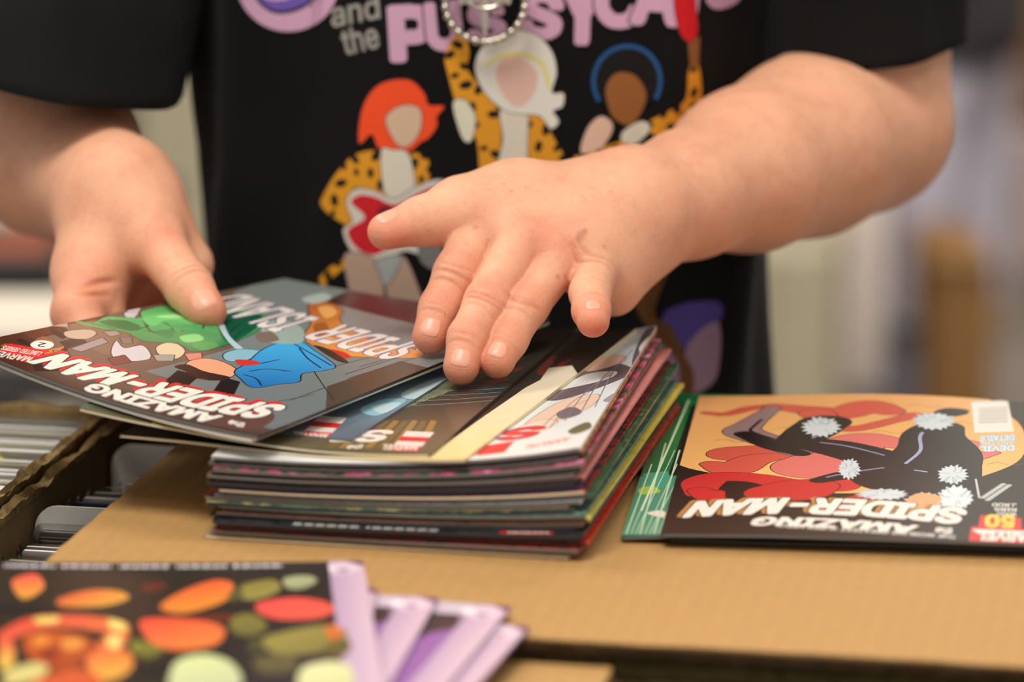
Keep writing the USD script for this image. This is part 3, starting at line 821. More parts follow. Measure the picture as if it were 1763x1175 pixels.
# lilac roundel with a dark violet swirl
sp.add(Point(490, -30).buffer(93), PINK, 'print_roundel')
sp.add(poly([(425, -20), (440, 14), (470, 32), (510, 26), (545, 0), (560, -40), (430, -60)], 6), rgb(40, 32, 60), 'print_roundel')
sp.add(poly([(430, -22), (444, 10), (472, 26), (508, 20), (540, -2), (554, -40), (434, -60)], 6), rgb(104, 84, 170), 'print_roundel')
sp.add(poly([(446, 2), (470, 10), (505, 0), (520, -30), (470, -8)], 6), PINK, 'print_roundel')
# lettering
GREYL = rgb(150, 146, 140)
for txt, p0, p1, pt in (('and', (570, 50), (655, 30), (566, 10)), ('the', (592, 97), (655, 80), (583, 56))):
    sp.add(set_text(txt, p0, p1, pt), GREYL, 'print_lettering#' + txt)
for ch, x, y, w, h, rot in (('P', 710, 56, 82, 98, -4), ('U', 764, 44, 62, 84, -5), ('S', 838, 38, 66, 74, -6), ('S', 932, 26, 76, 84, 8), ('Y', 1003, 20, 88, 118, 2), ('C', 1066, 2, 84, 98, 4), ('A', 1132, -4, 88, 104, 4), ('T', 1196, -14, 74, 92, 6), ('S', 1252, -18, 70, 92, -6)):
    g = letters(ch, 0.05); b = g.bounds
    g = affinity.translate(g, -(b[0] + b[2]) / 2, -(b[1] + b[3]) / 2); g = affinity.scale(g, w / (b[2] - b[0]), -h / (b[3] - b[1]), origin=(0, 0))
    g = affinity.translate(affinity.rotate(g, rot, origin=(0, 0)), x, y)
    sp.add(g.buffer(4), rgb(24, 20, 26), f'print_lettering#{x}'); sp.add(g.buffer(-1).buffer(2), PINK, f'print_lettering#{x}')


def spots(region, n, seed, lo=6, hi=12):
    r = np.random.default_rng(seed); x0, y0, x1, y1 = region.bounds; out, c = [], []
    while n and len(c) < 400:
        p = np.array([r.uniform(x0, x1), r.uniform(y0, y1)]); c.append(1)
        if not region.contains(Point(p)) or any(np.hypot(*(p - q)) < 22 for q, _ in out): continue
        n -= 1; s = r.uniform(lo, hi); a = r.uniform(0, 180)
        out.append((p, affinity.rotate(affinity.scale(Point(p).buffer(1, 8), s * .62, s), a)))
    return unary_union([g for _, g in out]).intersection(region)


INK = rgb(26, 22, 20)
def spotted(pts, n, seed, part=None):
    part = part or f'printed_shape#{len(sp.shapes)}'; g = poly(pts, 6); sp.add(g, OCHRE, part); sp.add(spots(g, n, seed), INK, part)


def flat(pts, color, part=None, smooth=6, outline=True):
    part = part or f'printed_shape#{len(sp.shapes)}'; g = poly(pts, smooth)
    if outline: sp.outlined(g, color, line=rgb(40, 36, 40), w=1.6, part=part)
    else: sp.add(g, color, part)


FIG = 'printed_shape#0'
# left motif: red-orange dome over a spotted coat and a red guitar
flat([(640, 232), (618, 248), (622, 195), (640, 158), (668, 140), (706, 138), (730, 160), (738, 180), (764, 182), (752, 200), (752, 216), (738, 236), (724, 244), (700, 262), (655, 258)], rgb(236, 78, 34))
flat([(664, 205), (690, 182), (722, 186), (724, 222), (704, 250), (682, 246)], rgb(206, 176, 150))
spotted([(612, 268), (656, 262), (666, 300), (664, 338), (640, 380), (640, 400), (590, 388), (552, 362), (556, 340), (580, 300)], 16, 1)
spotted([(706, 268), (734, 268), (740, 300), (728, 322), (708, 318)], 4, 2)
flat([(656, 262), (676, 258), (704, 266), (712, 330), (666, 338)], CREAM_)
flat([(596, 350), (612, 328), (645, 330), (680, 342), (715, 322), (752, 308), (782, 318), (770, 340), (735, 372), (720, 386), (752, 420), (735, 440), (700, 432), (676, 440), (640, 452), (606, 436), (590, 400), (606, 384)], rgb(206, 202, 192))
flat([(604, 352), (618, 338), (646, 340), (680, 352), (720, 332), (746, 322), (730, 350), (706, 366), (712, 388), (738, 420), (700, 422), (668, 430), (640, 440), (612, 428), (598, 400), (628, 376)], rgb(196, 30, 40), outline=False)
sp.add(poly([(652, 358), (672, 352), (668, 374), (648, 376)]), rgb(110, 30, 40), FIG)
flat([(740, 330), (790, 305), (830, 310), (800, 350), (760, 430), (800, 450), (770, 470), (720, 440)], rgb(120, 116, 118), outline=False)
flat([(594, 440), (650, 452), (662, 520), (664, 560), (612, 560), (600, 500)], rgb(178, 152, 134))
flat([(664, 455), (694, 440), (722, 500), (740, 560), (690, 560), (662, 490)], rgb(176, 150, 132))
flat([(648, 450), (690, 440), (680, 470), (664, 492), (654, 470)], rgb(160, 166, 164))
spotted([(540, 498), (562, 470), (588, 452), (594, 462), (570, 484), (552, 502)], 4, 3)
# middle motif: pale wave above a spotted coat with a raised sleeve
spotted([(766, 92), (786, 58), (800, 62), (808, 90), (806, 120), (836, 160), (860, 196), (862, 250), (852, 306), (828, 306), (820, 240), (790, 190), (772, 130)], 13, 4)
spotted([(902, 196), (930, 200), (952, 236), (976, 286), (950, 310), (900, 310)], 11, 5)
flat([(862, 188), (904, 190), (908, 240), (900, 310), (854, 310), (866, 240)], CREAM_)
flat([(818, 120), (828, 84), (858, 62), (890, 52), (925, 62), (950, 90), (958, 126), (950, 160), (970, 162), (968, 184), (952, 192), (962, 210), (948, 222), (930, 200), (900, 196), (870, 190), (836, 160)], rgb(218, 216, 206))
flat([(858, 110), (880, 92), (908, 108), (926, 128), (918, 165), (895, 184), (872, 172), (856, 140)], rgb(218, 182, 168), outline=False)
sp.add(LineString(spline([(838, 110), (880, 92), (930, 108), (946, 150)], 6, False)).buffer(3.5), rgb(216, 208, 120), FIG)
flat([(780, 178), (800, 172), (818, 200), (812, 240), (796, 236)], rgb(214, 212, 190))
# right motif: dark round shape with a blue dotted rim, a raised arm and a red tambourine
FIG = 'printed_shape#dark'
sp.add(Point(1080, 138).buffer(58), rgb(12, 10, 10), FIG)
for k in range(30):
    a = math.radians(150 + k * 8.2); sp.add(Point(1080 + 58 * math.cos(a), 142 + 60 * math.sin(a)).buffer(4.2, 4), rgb(34, 84, 140), FIG)
flat([(1044, 150), (1062, 128), (1092, 132), (1112, 160), (1108, 190), (1086, 218), (1058, 206), (1046, 180)], rgb(140, 88, 44), outline=False)
spotted([(1118, 214), (1150, 196), (1182, 178), (1188, 126), (1206, 122), (1210, 190), (1180, 214), (1130, 236)], 8, 6)
flat([(1186, 78), (1208, 70), (1206, 122), (1190, 122)], rgb(134, 84, 44), outline=False, smooth=0)
flat([(1162, 4), (1172, -40), (1196, -40), (1200, 20), (1204, 60), (1190, 78), (1172, 60)], rgb(196, 22, 30))
flat([(1000, 262), (1012, 222), (1034, 202), (1054, 214), (1050, 236), (1024, 268)], rgb(216, 182, 160))
flat([(1072, 230), (1104, 212), (1120, 224), (1100, 248), (1074, 252)], CREAM_)
spotted([(980, 276), (1020, 262), (1070, 246), (1080, 260), (1010, 300)], 5, 7)
# below the hand: brown limb before violet drums
flat([(1150, 548), (1240, 542), (1244, 580), (1190, 618), (1150, 600)], rgb(74, 60, 130), outline=False)
flat([(1186, 616), (1242, 578), (1242, 660), (1220, 690), (1188, 690)], rgb(142, 112, 132), outline=False)
flat([(1130, 600), (1160, 620), (1174, 650), (1174, 700), (1130, 700)], rgb(140, 110, 132), outline=False)
flat([(1094, 450), (1160, 450), (1128, 545), (1160, 580), (1182, 628), (1198, 660), (1196, 695), (1176, 695), (1168, 640), (1120, 580), (1092, 520)], rgb(96, 60, 26), outline=False)
built = sp.build(on_shirt, 14)
for name_, (m_, c_) in built.items():
    obj(name_.split('#')[0], m_, SHIRT_PRINT, shirt, col=c_)

# ---- the silver pendant before the chest
SILVER = plain('polished_silver', rgb(206, 200, 188), 0.22, metallic=1.0)
pc = at(835, 4, 1.898)
nk = thing('pendant_necklace', 'silver round pendant with flared cross bars hanging over the printed T-shirt', 'necklace', pc)
R_ = 0.0208
ring = [pc + np.array([R_ * math.sin(a), 0, R_ * math.cos(a)]) for a in np.linspace(0, 2 * np.pi, 73)]
obj('ring', tube(ring, .0016, 8), SILVER, nk, smooth=True)
for k in range(26):
    a = 2 * np.pi * k / 26
    b_ = trimesh.creation.icosphere(2, 0.0023); b_.apply_translation(pc + np.array([R_ * math.sin(a), -0.0004, R_ * math.cos(a)]))
    obj('bead', b_, SILVER, nk, smooth=True)
mm = lambda pts, t=0.0024: (lambda e: (setattr(e, 'vertices', np.c_[pc[0] + e.vertices[:, 0] / 1000, pc[1] - e.vertices[:, 2], pc[2] + e.vertices[:, 1] / 1000]), e)[1])(trimesh.creation.extrude_polygon(Polygon(pts).buffer(-.4).buffer(.4), t, engine='earcut'))
obj('bar', mm([(-1.2, 20), (1.2, 20), (1.6, 6), (2.6, 2), (1.8, -6), (1.4, -14), (0, -19), (-1.4, -14), (-1.8, -6), (-2.6, 2), (-1.6, 6)]), SILVER, nk)
obj('bar', mm([(-16, 10), (-13, -1), (-2, 1), (-2, 4)]), SILVER, nk)
obj('bar', mm([(16, 10), (13, -1), (2, 1), (2, 4)]), SILVER, nk)
arc = [pc + np.array([0.0115 * math.sin(a), -0.002, 0.006 + 0.009 * math.cos(a)]) for a in np.linspace(math.radians(95), math.radians(265), 24)]
obj('arc', tube(arc, .0013, 8), SILVER, nk, smooth=True)
for s_ in (-1, 1):
    pts = spline([pc + np.array([0.0, 0, R_]), pc + np.array([s_ * .02, .004, .07]), np.array([pc[0] + s_ * .055, 1.925, 1.33]), np.array([-0.015 + s_ * .075, 1.945, 1.42]), np.array([-0.015 + s_ * .08, 2.03, 1.478])], 10, False)
    obj('chain', tube(pts, .0011, 6), SILVER, nk, smooth=True)

# ------------------------------------------------------------------ comics
CW, CH = 0.168, 0.258
def paper(name, c, rough=0.55): return plain('paper_' + name, c, rough, 0.35)


def art_mat(name, cols, scale=70.0, stretch=(1, 1, 1), rough=0.3):
    """A printed cover seen only as a strip: patches of its colours."""
    st = [(0.28 + 0.44 * i / (len(cols) - 1), c) for i, c in enumerate(cols)]
    return M('cover_' + name, {'g': ('geometry', {}), 'mp': ('mapping', dict(scale=stretch, rotation=(0, 0, BA))), 'n': ('noise_texture', dict(scale=scale, detail=3.0, roughness=0.55, distortion=0.6)),
             'r': ('rgb_ramp', dict(ramp=st, interpolate=True)), 'p': ('principled_bsdf', dict(roughness=rough, specular_ior_level=0.45, coat_weight=0.2))},
             [('g.position', 'mp.vector'), ('mp.vector', 'n.vector'), ('n.fac', 'r.fac'), ('r.color', 'p.base_color')])


def quad_surface(NR, NL, FR, FL, warp=None):
    """S(u, v, h): u from the near right corner to the near left one, v from near to far."""
    NR, NL, FR, FL = map(lambda q: np.asarray(q, float), (NR, NL, FR, FL))
    n = np.cross(NL - NR, FR - NR); n = n / np.linalg.norm(n); n = n if n[2] > 0 else -n

    def S(u, v, h):
        u, v = np.asarray(u, float)[:, None], np.asarray(v, float)[:, None]
        P = NR * (1 - u) * (1 - v) + NL * u * (1 - v) + FR * (1 - u) * v + FL * u * v
        if warp is not None: P = P + np.array([0, 0, 1.0]) * warp(u, v)
        return P + n * (np.asarray(h, float).reshape(-1, 1) if np.ndim(h) else h)
    S.corners = (NR, NL, FR, FL)
    return S


def comic(label, S, t, cover, pages, group=None, nu=22, nv=11, loc=None, cover_label=None):
    """Cover front and back with a spine along u = 0, and the leaves between them."""
    loc = S(np.array([0.5]), np.array([0.5]), 0.0)[0] if loc is None else loc
    p = thing('comic_book', label, 'comic', loc, group)
    c = 0.00016
    front = slab(S, 0, 1, 0, 1, t - c, t, nu, nv); back = slab(S, 0, 1, 0, 1, 0, c, nu, nv)
    spine = slab(S, 0, 0.0035, 0, 1, c * .9, t - c * .9, 2, nv)
    obj('cover', cat([front, back, spine]), cover, p, label=cover_label)
    obj('pages', slab(S, 0.0037, 0.994, -0.0012, 0.996, c * 1.05, t - c * 1.05, nu, nv), pages, p)
    return p


# ---- the tall stack
PP = {'dark': paper('dark', rgb(48, 48, 50)), 'brown': paper('brown', rgb(84, 78, 74)), 'grey': paper('grey', rgb(112, 110, 108)), 'cream': paper('cream', rgb(206, 194, 168)), 'white': paper('white', rgb(222, 218, 210)), 'tan': paper('tan', rgb(134, 122, 108)), 'navy': paper('navy', rgb(40, 42, 78))}
K_ = rgb(24, 20, 20)
stack = [  # bottom to top: name, cover colours, pages, thickness share, jitter right, jitter near (mm), words
    ('sand', [rgb(60, 56, 50), rgb(170, 150, 110), rgb(40, 36, 34)], 'cream', 0, 0, 'sand and charcoal'),
    ('ash', [rgb(40, 38, 38), rgb(110, 104, 96), rgb(30, 28, 28)], 'tan', 3, 1, 'ash grey'),
    ('red_black', [K_, rgb(190, 30, 30), K_, rgb(60, 20, 20)], 'grey', 5, -12, 'black and red'),
    ('scarlet', [rgb(200, 36, 30), rgb(220, 60, 40), rgb(60, 30, 26)], 'dark', 8, 3, 'scarlet red'),
    ('moss', [rgb(50, 90, 50), K_, rgb(110, 100, 60)], 'brown', 3, 6, 'moss green and black'),
    ('ink', [K_, rgb(34, 36, 44), rgb(60, 58, 60), K_], 'dark', 6, -14, 'ink black with white specks'),
    ('steel', [rgb(60, 70, 84), rgb(30, 34, 42), rgb(96, 100, 110)], 'dark', 2, 5, 'steel grey'),
    ('rust', [rgb(70, 44, 34), rgb(150, 80, 50), rgb(36, 28, 26)], 'brown', 5, 8, 'rust brown'),
    ('lemon', [rgb(214, 190, 60), rgb(226, 204, 84), rgb(200, 170, 50)], 'dark', 8, 10, 'plain lemon yellow'),
    ('teal', [rgb(90, 160, 140), rgb(60, 110, 110), rgb(150, 190, 170)], 'grey', 6, 6, 'teal green'),
    ('seafoam', [rgb(110, 150, 120), rgb(50, 70, 66), rgb(190, 190, 130)], 'dark', 1, 9, 'mottled seafoam'),
    ('maroon', [rgb(120, 30, 26), rgb(60, 24, 24), rgb(160, 60, 40)], 'tan', -1, 12, 'dark maroon'),
    ('ice', [rgb(70, 90, 150), rgb(190, 200, 214), rgb(40, 50, 90)], 'grey', 4, 9, 'icy blue and white'),
    ('emerald', [rgb(24, 92, 56), rgb(16, 60, 40), rgb(60, 130, 80)], 'brown', 9, 12, 'emerald green'),
    ('ember', [K_, rgb(190, 40, 30), rgb(60, 40, 36), K_], 'cream', 6, 10, 'black with ember red marks'),
    ('navy', [rgb(30, 32, 70), rgb(60, 66, 130), K_], 'navy', 3, 12, 'navy blue'),
    ('coal', [K_, rgb(60, 50, 44), rgb(34, 30, 32)], 'dark', 1, 8, 'coal black'),
    ('salmon', [rgb(206, 120, 116), rgb(214, 136, 130), rgb(190, 104, 104)], 'dark', 5, 12, 'plain salmon pink'),
    ('umber', [rgb(60, 44, 38), rgb(110, 84, 70), rgb(40, 30, 28)], 'grey', 1, 11, 'umber brown'),
    ('pine', [rgb(30, 90, 60), rgb(20, 40, 34), rgb(120, 150, 120)], 'dark', 3, 13, 'pine green'),
    ('blossom', [rgb(216, 180, 190), rgb(200, 60, 120), rgb(60, 90, 60), K_], 'grey', 4, 12, 'pale blossom pink'),
    ('slate', [rgb(60, 58, 62), rgb(110, 106, 104), rgb(44, 42, 44)], 'brown', 1, 30, 'slate grey'),
    ('amber', [rgb(190, 90, 24), rgb(226, 150, 40), rgb(120, 50, 24), rgb(60, 40, 30)], 'dark', 3, 40, 'amber orange'),
]
NST = len(stack)
P_NR, P_RIGHT, P_AWAY = np.array([0.0255, 1.5450, 1.0]), np.array([math.cos(math.radians(12.6)), -math.sin(math.radians(12.6)), 0]), np.array([math.sin(math.radians(10.0)), math.cos(math.radians(10.0)), 0])


def pile_height(frac):
    """Height of the pile at a share of its layers: it stands higher along the spines at its right, and bellies a little."""
    def w(P):
        a = (P - P_NR) @ P_RIGHT; b = (P - P_NR) @ P_AWAY
        t = np.clip((a + CW) / CW, -0.1, 1.15)
        full = 0.0338 + 0.0118 * np.maximum(t, 0) ** 3.0 + 0.0010 * np.clip(0.25 - t, 0, 0.4) * 4
        wave = 0.0
        return full * frac + wave
    return w


def flat_comic_surface(near_right, right, away, frac, frac_top, t, lift=None):
    lo_, hi_ = pile_height(frac), pile_height(frac_top)

    def S(u, v, h):
        u, v = np.asarray(u, float)[:, None], np.asarray(v, float)[:, None]
        P = (near_right - right * CW * u + away * CH * v).copy()
        z0, z1 = lo_(P), hi_(P)
        P[:, 2] = 1.0003 + z0 + np.asarray(h) / t * (z1 - z0) * 0.86 + (0 if lift is None else lift(u, v)[:, 0])
        return P
    return S


MARKS = {}
for i, (nm, cols, pg, jr, jn, words) in enumerate(stack):
    f0 = i / NST; tl = 0.0338 / NST * 0.97
    rot = rng.normal(0, 0.35)
    r_, a_ = math.radians(12.6 - 0.12 * i + rot), math.radians(10.0 + 0.06 * i + rot)
    ri, aw = np.array([math.cos(r_), -math.sin(r_), 0]), np.array([math.sin(r_), math.cos(r_), 0])
    corner = P_NR + P_RIGHT * (0.001 * jr) + P_AWAY * 0.001 * (jn * 0.22 + 0.34 * i)
    # keep each a little thinner than its share where the pile is lowest
    S_ = flat_comic_surface(corner, ri, aw, f0, (i + 1) / NST, tl)
    cs_ = comic(f'{words} comic in the tall stack, {ORD[NST - 1 - i]} below the white cover', S_, tl, art_mat(nm, cols, 110 + 25 * (i % 4)), PP[pg], 'comics in the tall stack')
    MARKS[nm] = (cs_, S_, tl)


# page_frame and cover_art are used further down; small marks on three covers that stick out towards the camera
def lying(nr, fr, z0, z1, k, t, lift=None):
    """A comic fanned out on the pile, k places above it, from its near and far right corners in the picture."""
    a, b = onz(*nr, z0), onz(*fr, z1); d = b - a; d[2] = 0; d = unit(d); r = unit(np.cross(d, [0, 0, 1.0]))
    return flat_comic_surface(a, r, d, 1 + k / NST, 1 + (k + 1) / NST, t, lift)


PAGE = sbox(0, 0, 168, 258)
def page_frame(S, t):
    """Picture of the cover -> millimetres on the page (origin at the foot of the spine), over the bent sheet."""
    u, v = np.array([0, 1, 0, 1.0]), np.array([0, 0, 1, 1.0])
    h0 = homography(proj(S(u, v, t)), [(0, 0), (1, 0), (0, 1), (1, 1)])

    def f(p):
        p = np.atleast_2d(np.asarray(p, float)); q = h0(p)
        for _ in range(6):
            r = proj(S(q[:, 0], q[:, 1], t)) - p; e = 1e-4
            Ju, Jv = (proj(S(q[:, 0] + e, q[:, 1], t)) - p - r) / e, (proj(S(q[:, 0], q[:, 1] + e, t)) - p - r) / e
            det = Ju[:, 0] * Jv[:, 1] - Ju[:, 1] * Jv[:, 0]
            q = q - np.clip(np.stack([(r[:, 0] * Jv[:, 1] - r[:, 1] * Jv[:, 0]) / det, (Ju[:, 0] * r[:, 1] - Ju[:, 1] * r[:, 0]) / det], 1), -0.1, 0.1)
        return np.c_[q[:, 0] * 168.0, 258.0 - q[:, 1] * 258.0]
    return f


def cover_art(comic_prim, pr, S, t, edge=9.0, mat=None):
    sf = lambda q: S(q[:, 0] / 168.0, 1 - q[:, 1] / 258.0, np.full(len(q), t + 0.00012))
    for name_, (m_, c_) in pr.build(sf, edge).items():
        if m_.face_normals[:, 2].mean() < 0: m_.invert()
        o_ = obj(name_.split('#')[0], m_, mat or PRINT, comic_prim, col=c_)
        if name_ in ('line_work', 'grid_lines', 'cover_marks'): tag(o_, kind='stuff')


WHITE, RED, BLK = rgb(226, 220, 210), rgb(208, 36, 40), rgb(24, 18, 17)
def text_px(pr, H, txt, p0, p1, pt, color, part, weight=0.03, shadow=None, off=(0, 0), stroke=None, arc=0.0):
    q = H([p0, p1, pt]); g = set_text(txt, q[0], q[1], q[2], weight); part = f'{part}#{txt}{p0}'
    if arc:
        d = (q[1] - q[0]) / ((q[1] - q[0]) @ (q[1] - q[0]))
        def bend(c):
            t = np.clip((c - q[0]) @ d, -0.1, 1.1); return np.c_[c[:, 0], c[:, 1] - arc * 4 * t * (1 - t)]
        g = shapely.transform(g, bend)
    if shadow is not None: pr.add(affinity.translate(g, *off).union(affinity.translate(g, off[0] / 2, off[1] / 2)), shadow, part)
    if stroke is not None: pr.add(g.buffer(stroke[1]), stroke[0], part)
    pr.add(g, color, part)


def shape_px(H, pts, smooth=6): return poly(H(pts), smooth)


def publisher_tag(pr, x, y, w, h, words=True, part='publisher_tag'):
    """The red publisher's box at the page's upper corner (page millimetres, its lower left corner)."""
    pr.add(sbox(x, y, x + w, y + h), RED, part)
    pr.add(set_text('MARVEL', (x + w * .08, y + h * .18), (x + w * .92, y + h * .18), (x + w * .08, y + h * .84), 0.03), WHITE, part)


for nm, words_ in (('ink', 1), ('red_black', 0)):
    cs_, S_, tl_ = MARKS[nm]; pr = Print(PAGE)
    if words_:
        publisher_tag(pr, 14, 250.5, 24, 6.0)
        for k in range(13): pr.add(sbox(66 + 5.2 * k, 251, 66 + 5.2 * k + (1.5 if k == 6 else 4.0), 256), rgb(176, 172, 168), 'cover_marks')
    else:
        for k in range(20): pr.add(sbox(30 + 5.6 * k, 250, 34.6 + 5.6 * k, 256), rgb(150, 30, 28), 'cover_marks')
    cover_art(cs_, pr, S_, tl_)

# -- white cover with red lettering, on top of the pile
t_ = 0.0014
SW = lying((1000, 775), (1128, 560), 1.0468, 1.0470, 0, t_)
cw = comic('white comic with grey line art and a red S, crowning the tall stack', SW, t_, plain('cover_white', rgb(222, 220, 216), 0.3, coat=0.2), PP['grey'], 'comics in the tall stack')
H = page_frame(SW, t_); pr = Print(PAGE)
pr.add(PAGE, rgb(222, 221, 218), 'cover_art', (rgb(196, 208, 214), (0, 250), (60, 90)))
for pts, c in (([(930, 680), (985, 640), (1050, 625), (1090, 640), (1040, 665), (960, 690)], rgb(96, 84, 92)), ([(960, 672), (1010, 645), (1060, 640), (1050, 652), (985, 668)], rgb(214, 218, 220)),
               ([(1090, 620), (1110, 572), (1128, 566), (1118, 600), (1095, 660)], rgb(104, 94, 104)), ([(1100, 600), (1118, 580), (1108, 612)], rgb(220, 218, 214)),
               ([(905, 730), (970, 690), (1030, 680), (1010, 705), (930, 735)], rgb(224, 190, 170)), ([(880, 745), (925, 725), (960, 728), (900, 756)], rgb(228, 202, 186)), ([(1000, 632), (1060, 612), (1075, 622), (1020, 640)], rgb(222, 184, 166)),
               ([(960, 712), (985, 702), (1000, 712), (970, 722)], rgb(110, 100, 108)), ([(980, 742), (1010, 728), (1016, 738), (990, 748)], rgb(92, 100, 70)), ([(1040, 690), (1080, 668), (1070, 690)], rgb(150, 150, 160))):
    pr.outlined(shape_px(H, pts), c, rgb(60, 54, 58), 0.35)
for k in range(5):
    pr.add(LineString(spline(H([(920 + 26 * k, 750 - 12 * k), (960 + 24 * k, 712 - 18 * k), (1010 + 20 * k, 690 - 22 * k)]), 5, False)).buffer(0.3), rgb(120, 116, 122))
text_px(pr, H, 'S', (945, 733), (872, 742), (925, 752), RED, 'title_lettering', 0.05, rgb(70, 70, 150), (1.0, -1.0))
pr.add(shape_px(H, [(836, 768), (886, 760), (868, 780), (818, 786)], 0), RED, 'publisher_tag')
text_px(pr, H, 'ANNUAL', (985, 752), (905, 768), (978, 760), rgb(224, 110, 90), 'title_lettering', 0.0)
cover_art(cw, pr, SW, t_)

# -- dark cover with a broad cream band
SK = lying((800, 800), (1090, 565), 1.0390, 1.0470, 1, t_)
ck = comic('near-black comic with a broad cream band along its right side, above the white one', SK, t_, plain('cover_cream', rgb(226, 208, 160), 0.35, coat=0.2), PP['cream'], 'comics fanned on the stack')
H = page_frame(SK, t_); pr = Print(PAGE)
pr.add(PAGE, rgb(38, 31, 30), 'cover_art', (rgb(58, 48, 40), (0, 120), (60, 0)))
pr.add(shape_px(H, [(1000, 652), (985, 630), (945, 634), (930, 655), (905, 668), (830, 720), (740, 785), (560, 785), (400, 775), (300, 900), (840, 900)], 0), rgb(230, 222, 200), 'cream_band', (rgb(232, 206, 140), H([(960, 650)])[0], H([(770, 790)])[0]))
for pts in ([(960, 628), (975, 622), (985, 618), (965, 632)], [(925, 640), (945, 618), (958, 616), (935, 645)]): pr.add(shape_px(H, pts), rgb(150, 40, 34))
cover_art(ck, pr, SK, t_)

# -- olive grid cover
SO = lying((740, 787), (978, 575), 1.0400, 1.0440, 2, t_, lambda u, v: 0.011 * np.maximum(u, 0) ** 2.5 * (1 - 0.6 * v))
co = comic('olive brown comic with fine grid lines and a white S under the fingertips', SO, t_, plain('cover_olive', rgb(70, 62, 48), 0.3, coat=0.2), PP['cream'], 'comics fanned on the stack')
H = page_frame(SO, t_); pr = Print(PAGE)
pr.add(PAGE, rgb(92, 84, 58), 'cover_art', (rgb(66, 52, 52), (20, 250), (20, 130)))
pr.add(shape_px(H, [(860, 690), (905, 650), (985, 565), (780, 520), (740, 640), (800, 660)], 0), rgb(46, 52, 58), 'cover_art', (rgb(60, 56, 48), H([(880, 660)])[0], H([(960, 590)])[0]))
pr.add(shape_px(H, [(120, 700), (160, 700), (330, 740), (420, 760), (330, 690), (200, 660)], 0), rgb(70, 118, 108), 'cover_art')
pr.add(shape_px(H, [(250, 760), (265, 722), (420, 770), (420, 800)], 0), rgb(206, 196, 40), 'cover_art')
for k in range(14):                                                  # a receding floor of tiles
    a = H([(600 + 16 * k, 740 - 6 * k), (760 + 12 * k, 650 - 3 * k)]); pr.add(LineString(a).buffer(0.35), rgb(150, 160, 120), 'grid_lines')
for k in range(9):
    a = H([(640 + 10 * k, 700 - 9 * k), (850 + 6 * k, 690 - 7 * k)]); pr.add(LineString(a).buffer(0.3), rgb(140, 160, 140), 'grid_lines')
for k in range(8):
    q = H([(560 + 22 * k, 772), (574 + 22 * k, 772), (640 + 16 * k, 726), (630 + 16 * k, 724)]); pr.add(poly(q), rgb(150, 118, 60) if k % 2 else rgb(112, 96, 52))
pr.add(LineString(H([(700, 694), (840, 688)])).buffer(0.5), rgb(30, 26, 24))
for pts in ([(838, 660), (868, 650), (872, 655), (842, 664)], [(880, 668), (905, 656), (900, 664)], [(860, 640), (900, 632), (890, 640)]): pr.add(shape_px(H, pts), rgb(160, 34, 34))
text_px(pr, H, 'SI', (682, 742), (590, 742), (660, 760), WHITE, 'title_lettering', 0.05, rgb(150, 30, 30), (1.2, -1.2))
text_px(pr, H, 'the', (628, 766), (600, 768), (622, 773), WHITE, 'title_lettering', 0.02)
for dy, c in ((0, rgb(232, 214, 206)), (9, RED), (17, rgb(222, 214, 206)), (24, RED)):
    pr.add(shape_px(H, [(748 - dy * .9, 745 + dy), (700 - dy * .9, 743 + dy), (692 - dy * .9, 752 + dy), (740 - dy * .9, 754 + dy)], 0), c, 'publisher_tag')
text_px(pr, H, 'MARVEL', (722, 768), (660, 766), (716, 776), WHITE, 'publisher_tag', 0.02)
cover_art(co, pr, SO, t_)

# -- pale blue cover
SL = lying((605, 757), (763, 652), 1.0405, 1.0425, 3, t_, lambda u, v: 0.019 * np.maximum(u, 0) ** 2 * (1 - 1.1 * v))
cb = comic('pale blue grey comic directly under the two held comics', SL, t_, plain('cover_blue', rgb(92, 108, 124), 0.3, coat=0.2), PP['grey'], 'comics fanned on the stack')
H = page_frame(SL, t_); pr = Print(PAGE)
pr.add(PAGE, rgb(96, 106, 120), 'cover_art', (rgb(130, 160, 180), (0, 240), (0, 150)))
for pts, c in (([(620, 705), (660, 688), (700, 690), (650, 716)], rgb(150, 196, 214)), ([(690, 680), (740, 655), (765, 652), (720, 686)], rgb(190, 214, 220)), ([(640, 700), (690, 694), (660, 712)], rgb(196, 220, 228))): pr.add(shape_px(H, pts), c)
for dy, c in ((0, rgb(232, 224, 216)), (10, RED), (18, rgb(222, 214, 206)), (26, RED)):
    pr.add(shape_px(H, [(598 - dy, 720 + dy), (552 - dy, 716 + dy), (540 - dy, 726 + dy), (588 - dy, 730 + dy)], 0), c, 'publisher_tag')
text_px(pr, H, 'MARVEL', (566, 748), (505, 744), (560, 755), WHITE, 'publisher_tag', 0.02)
cover_art(cb, pr, SL, t_)

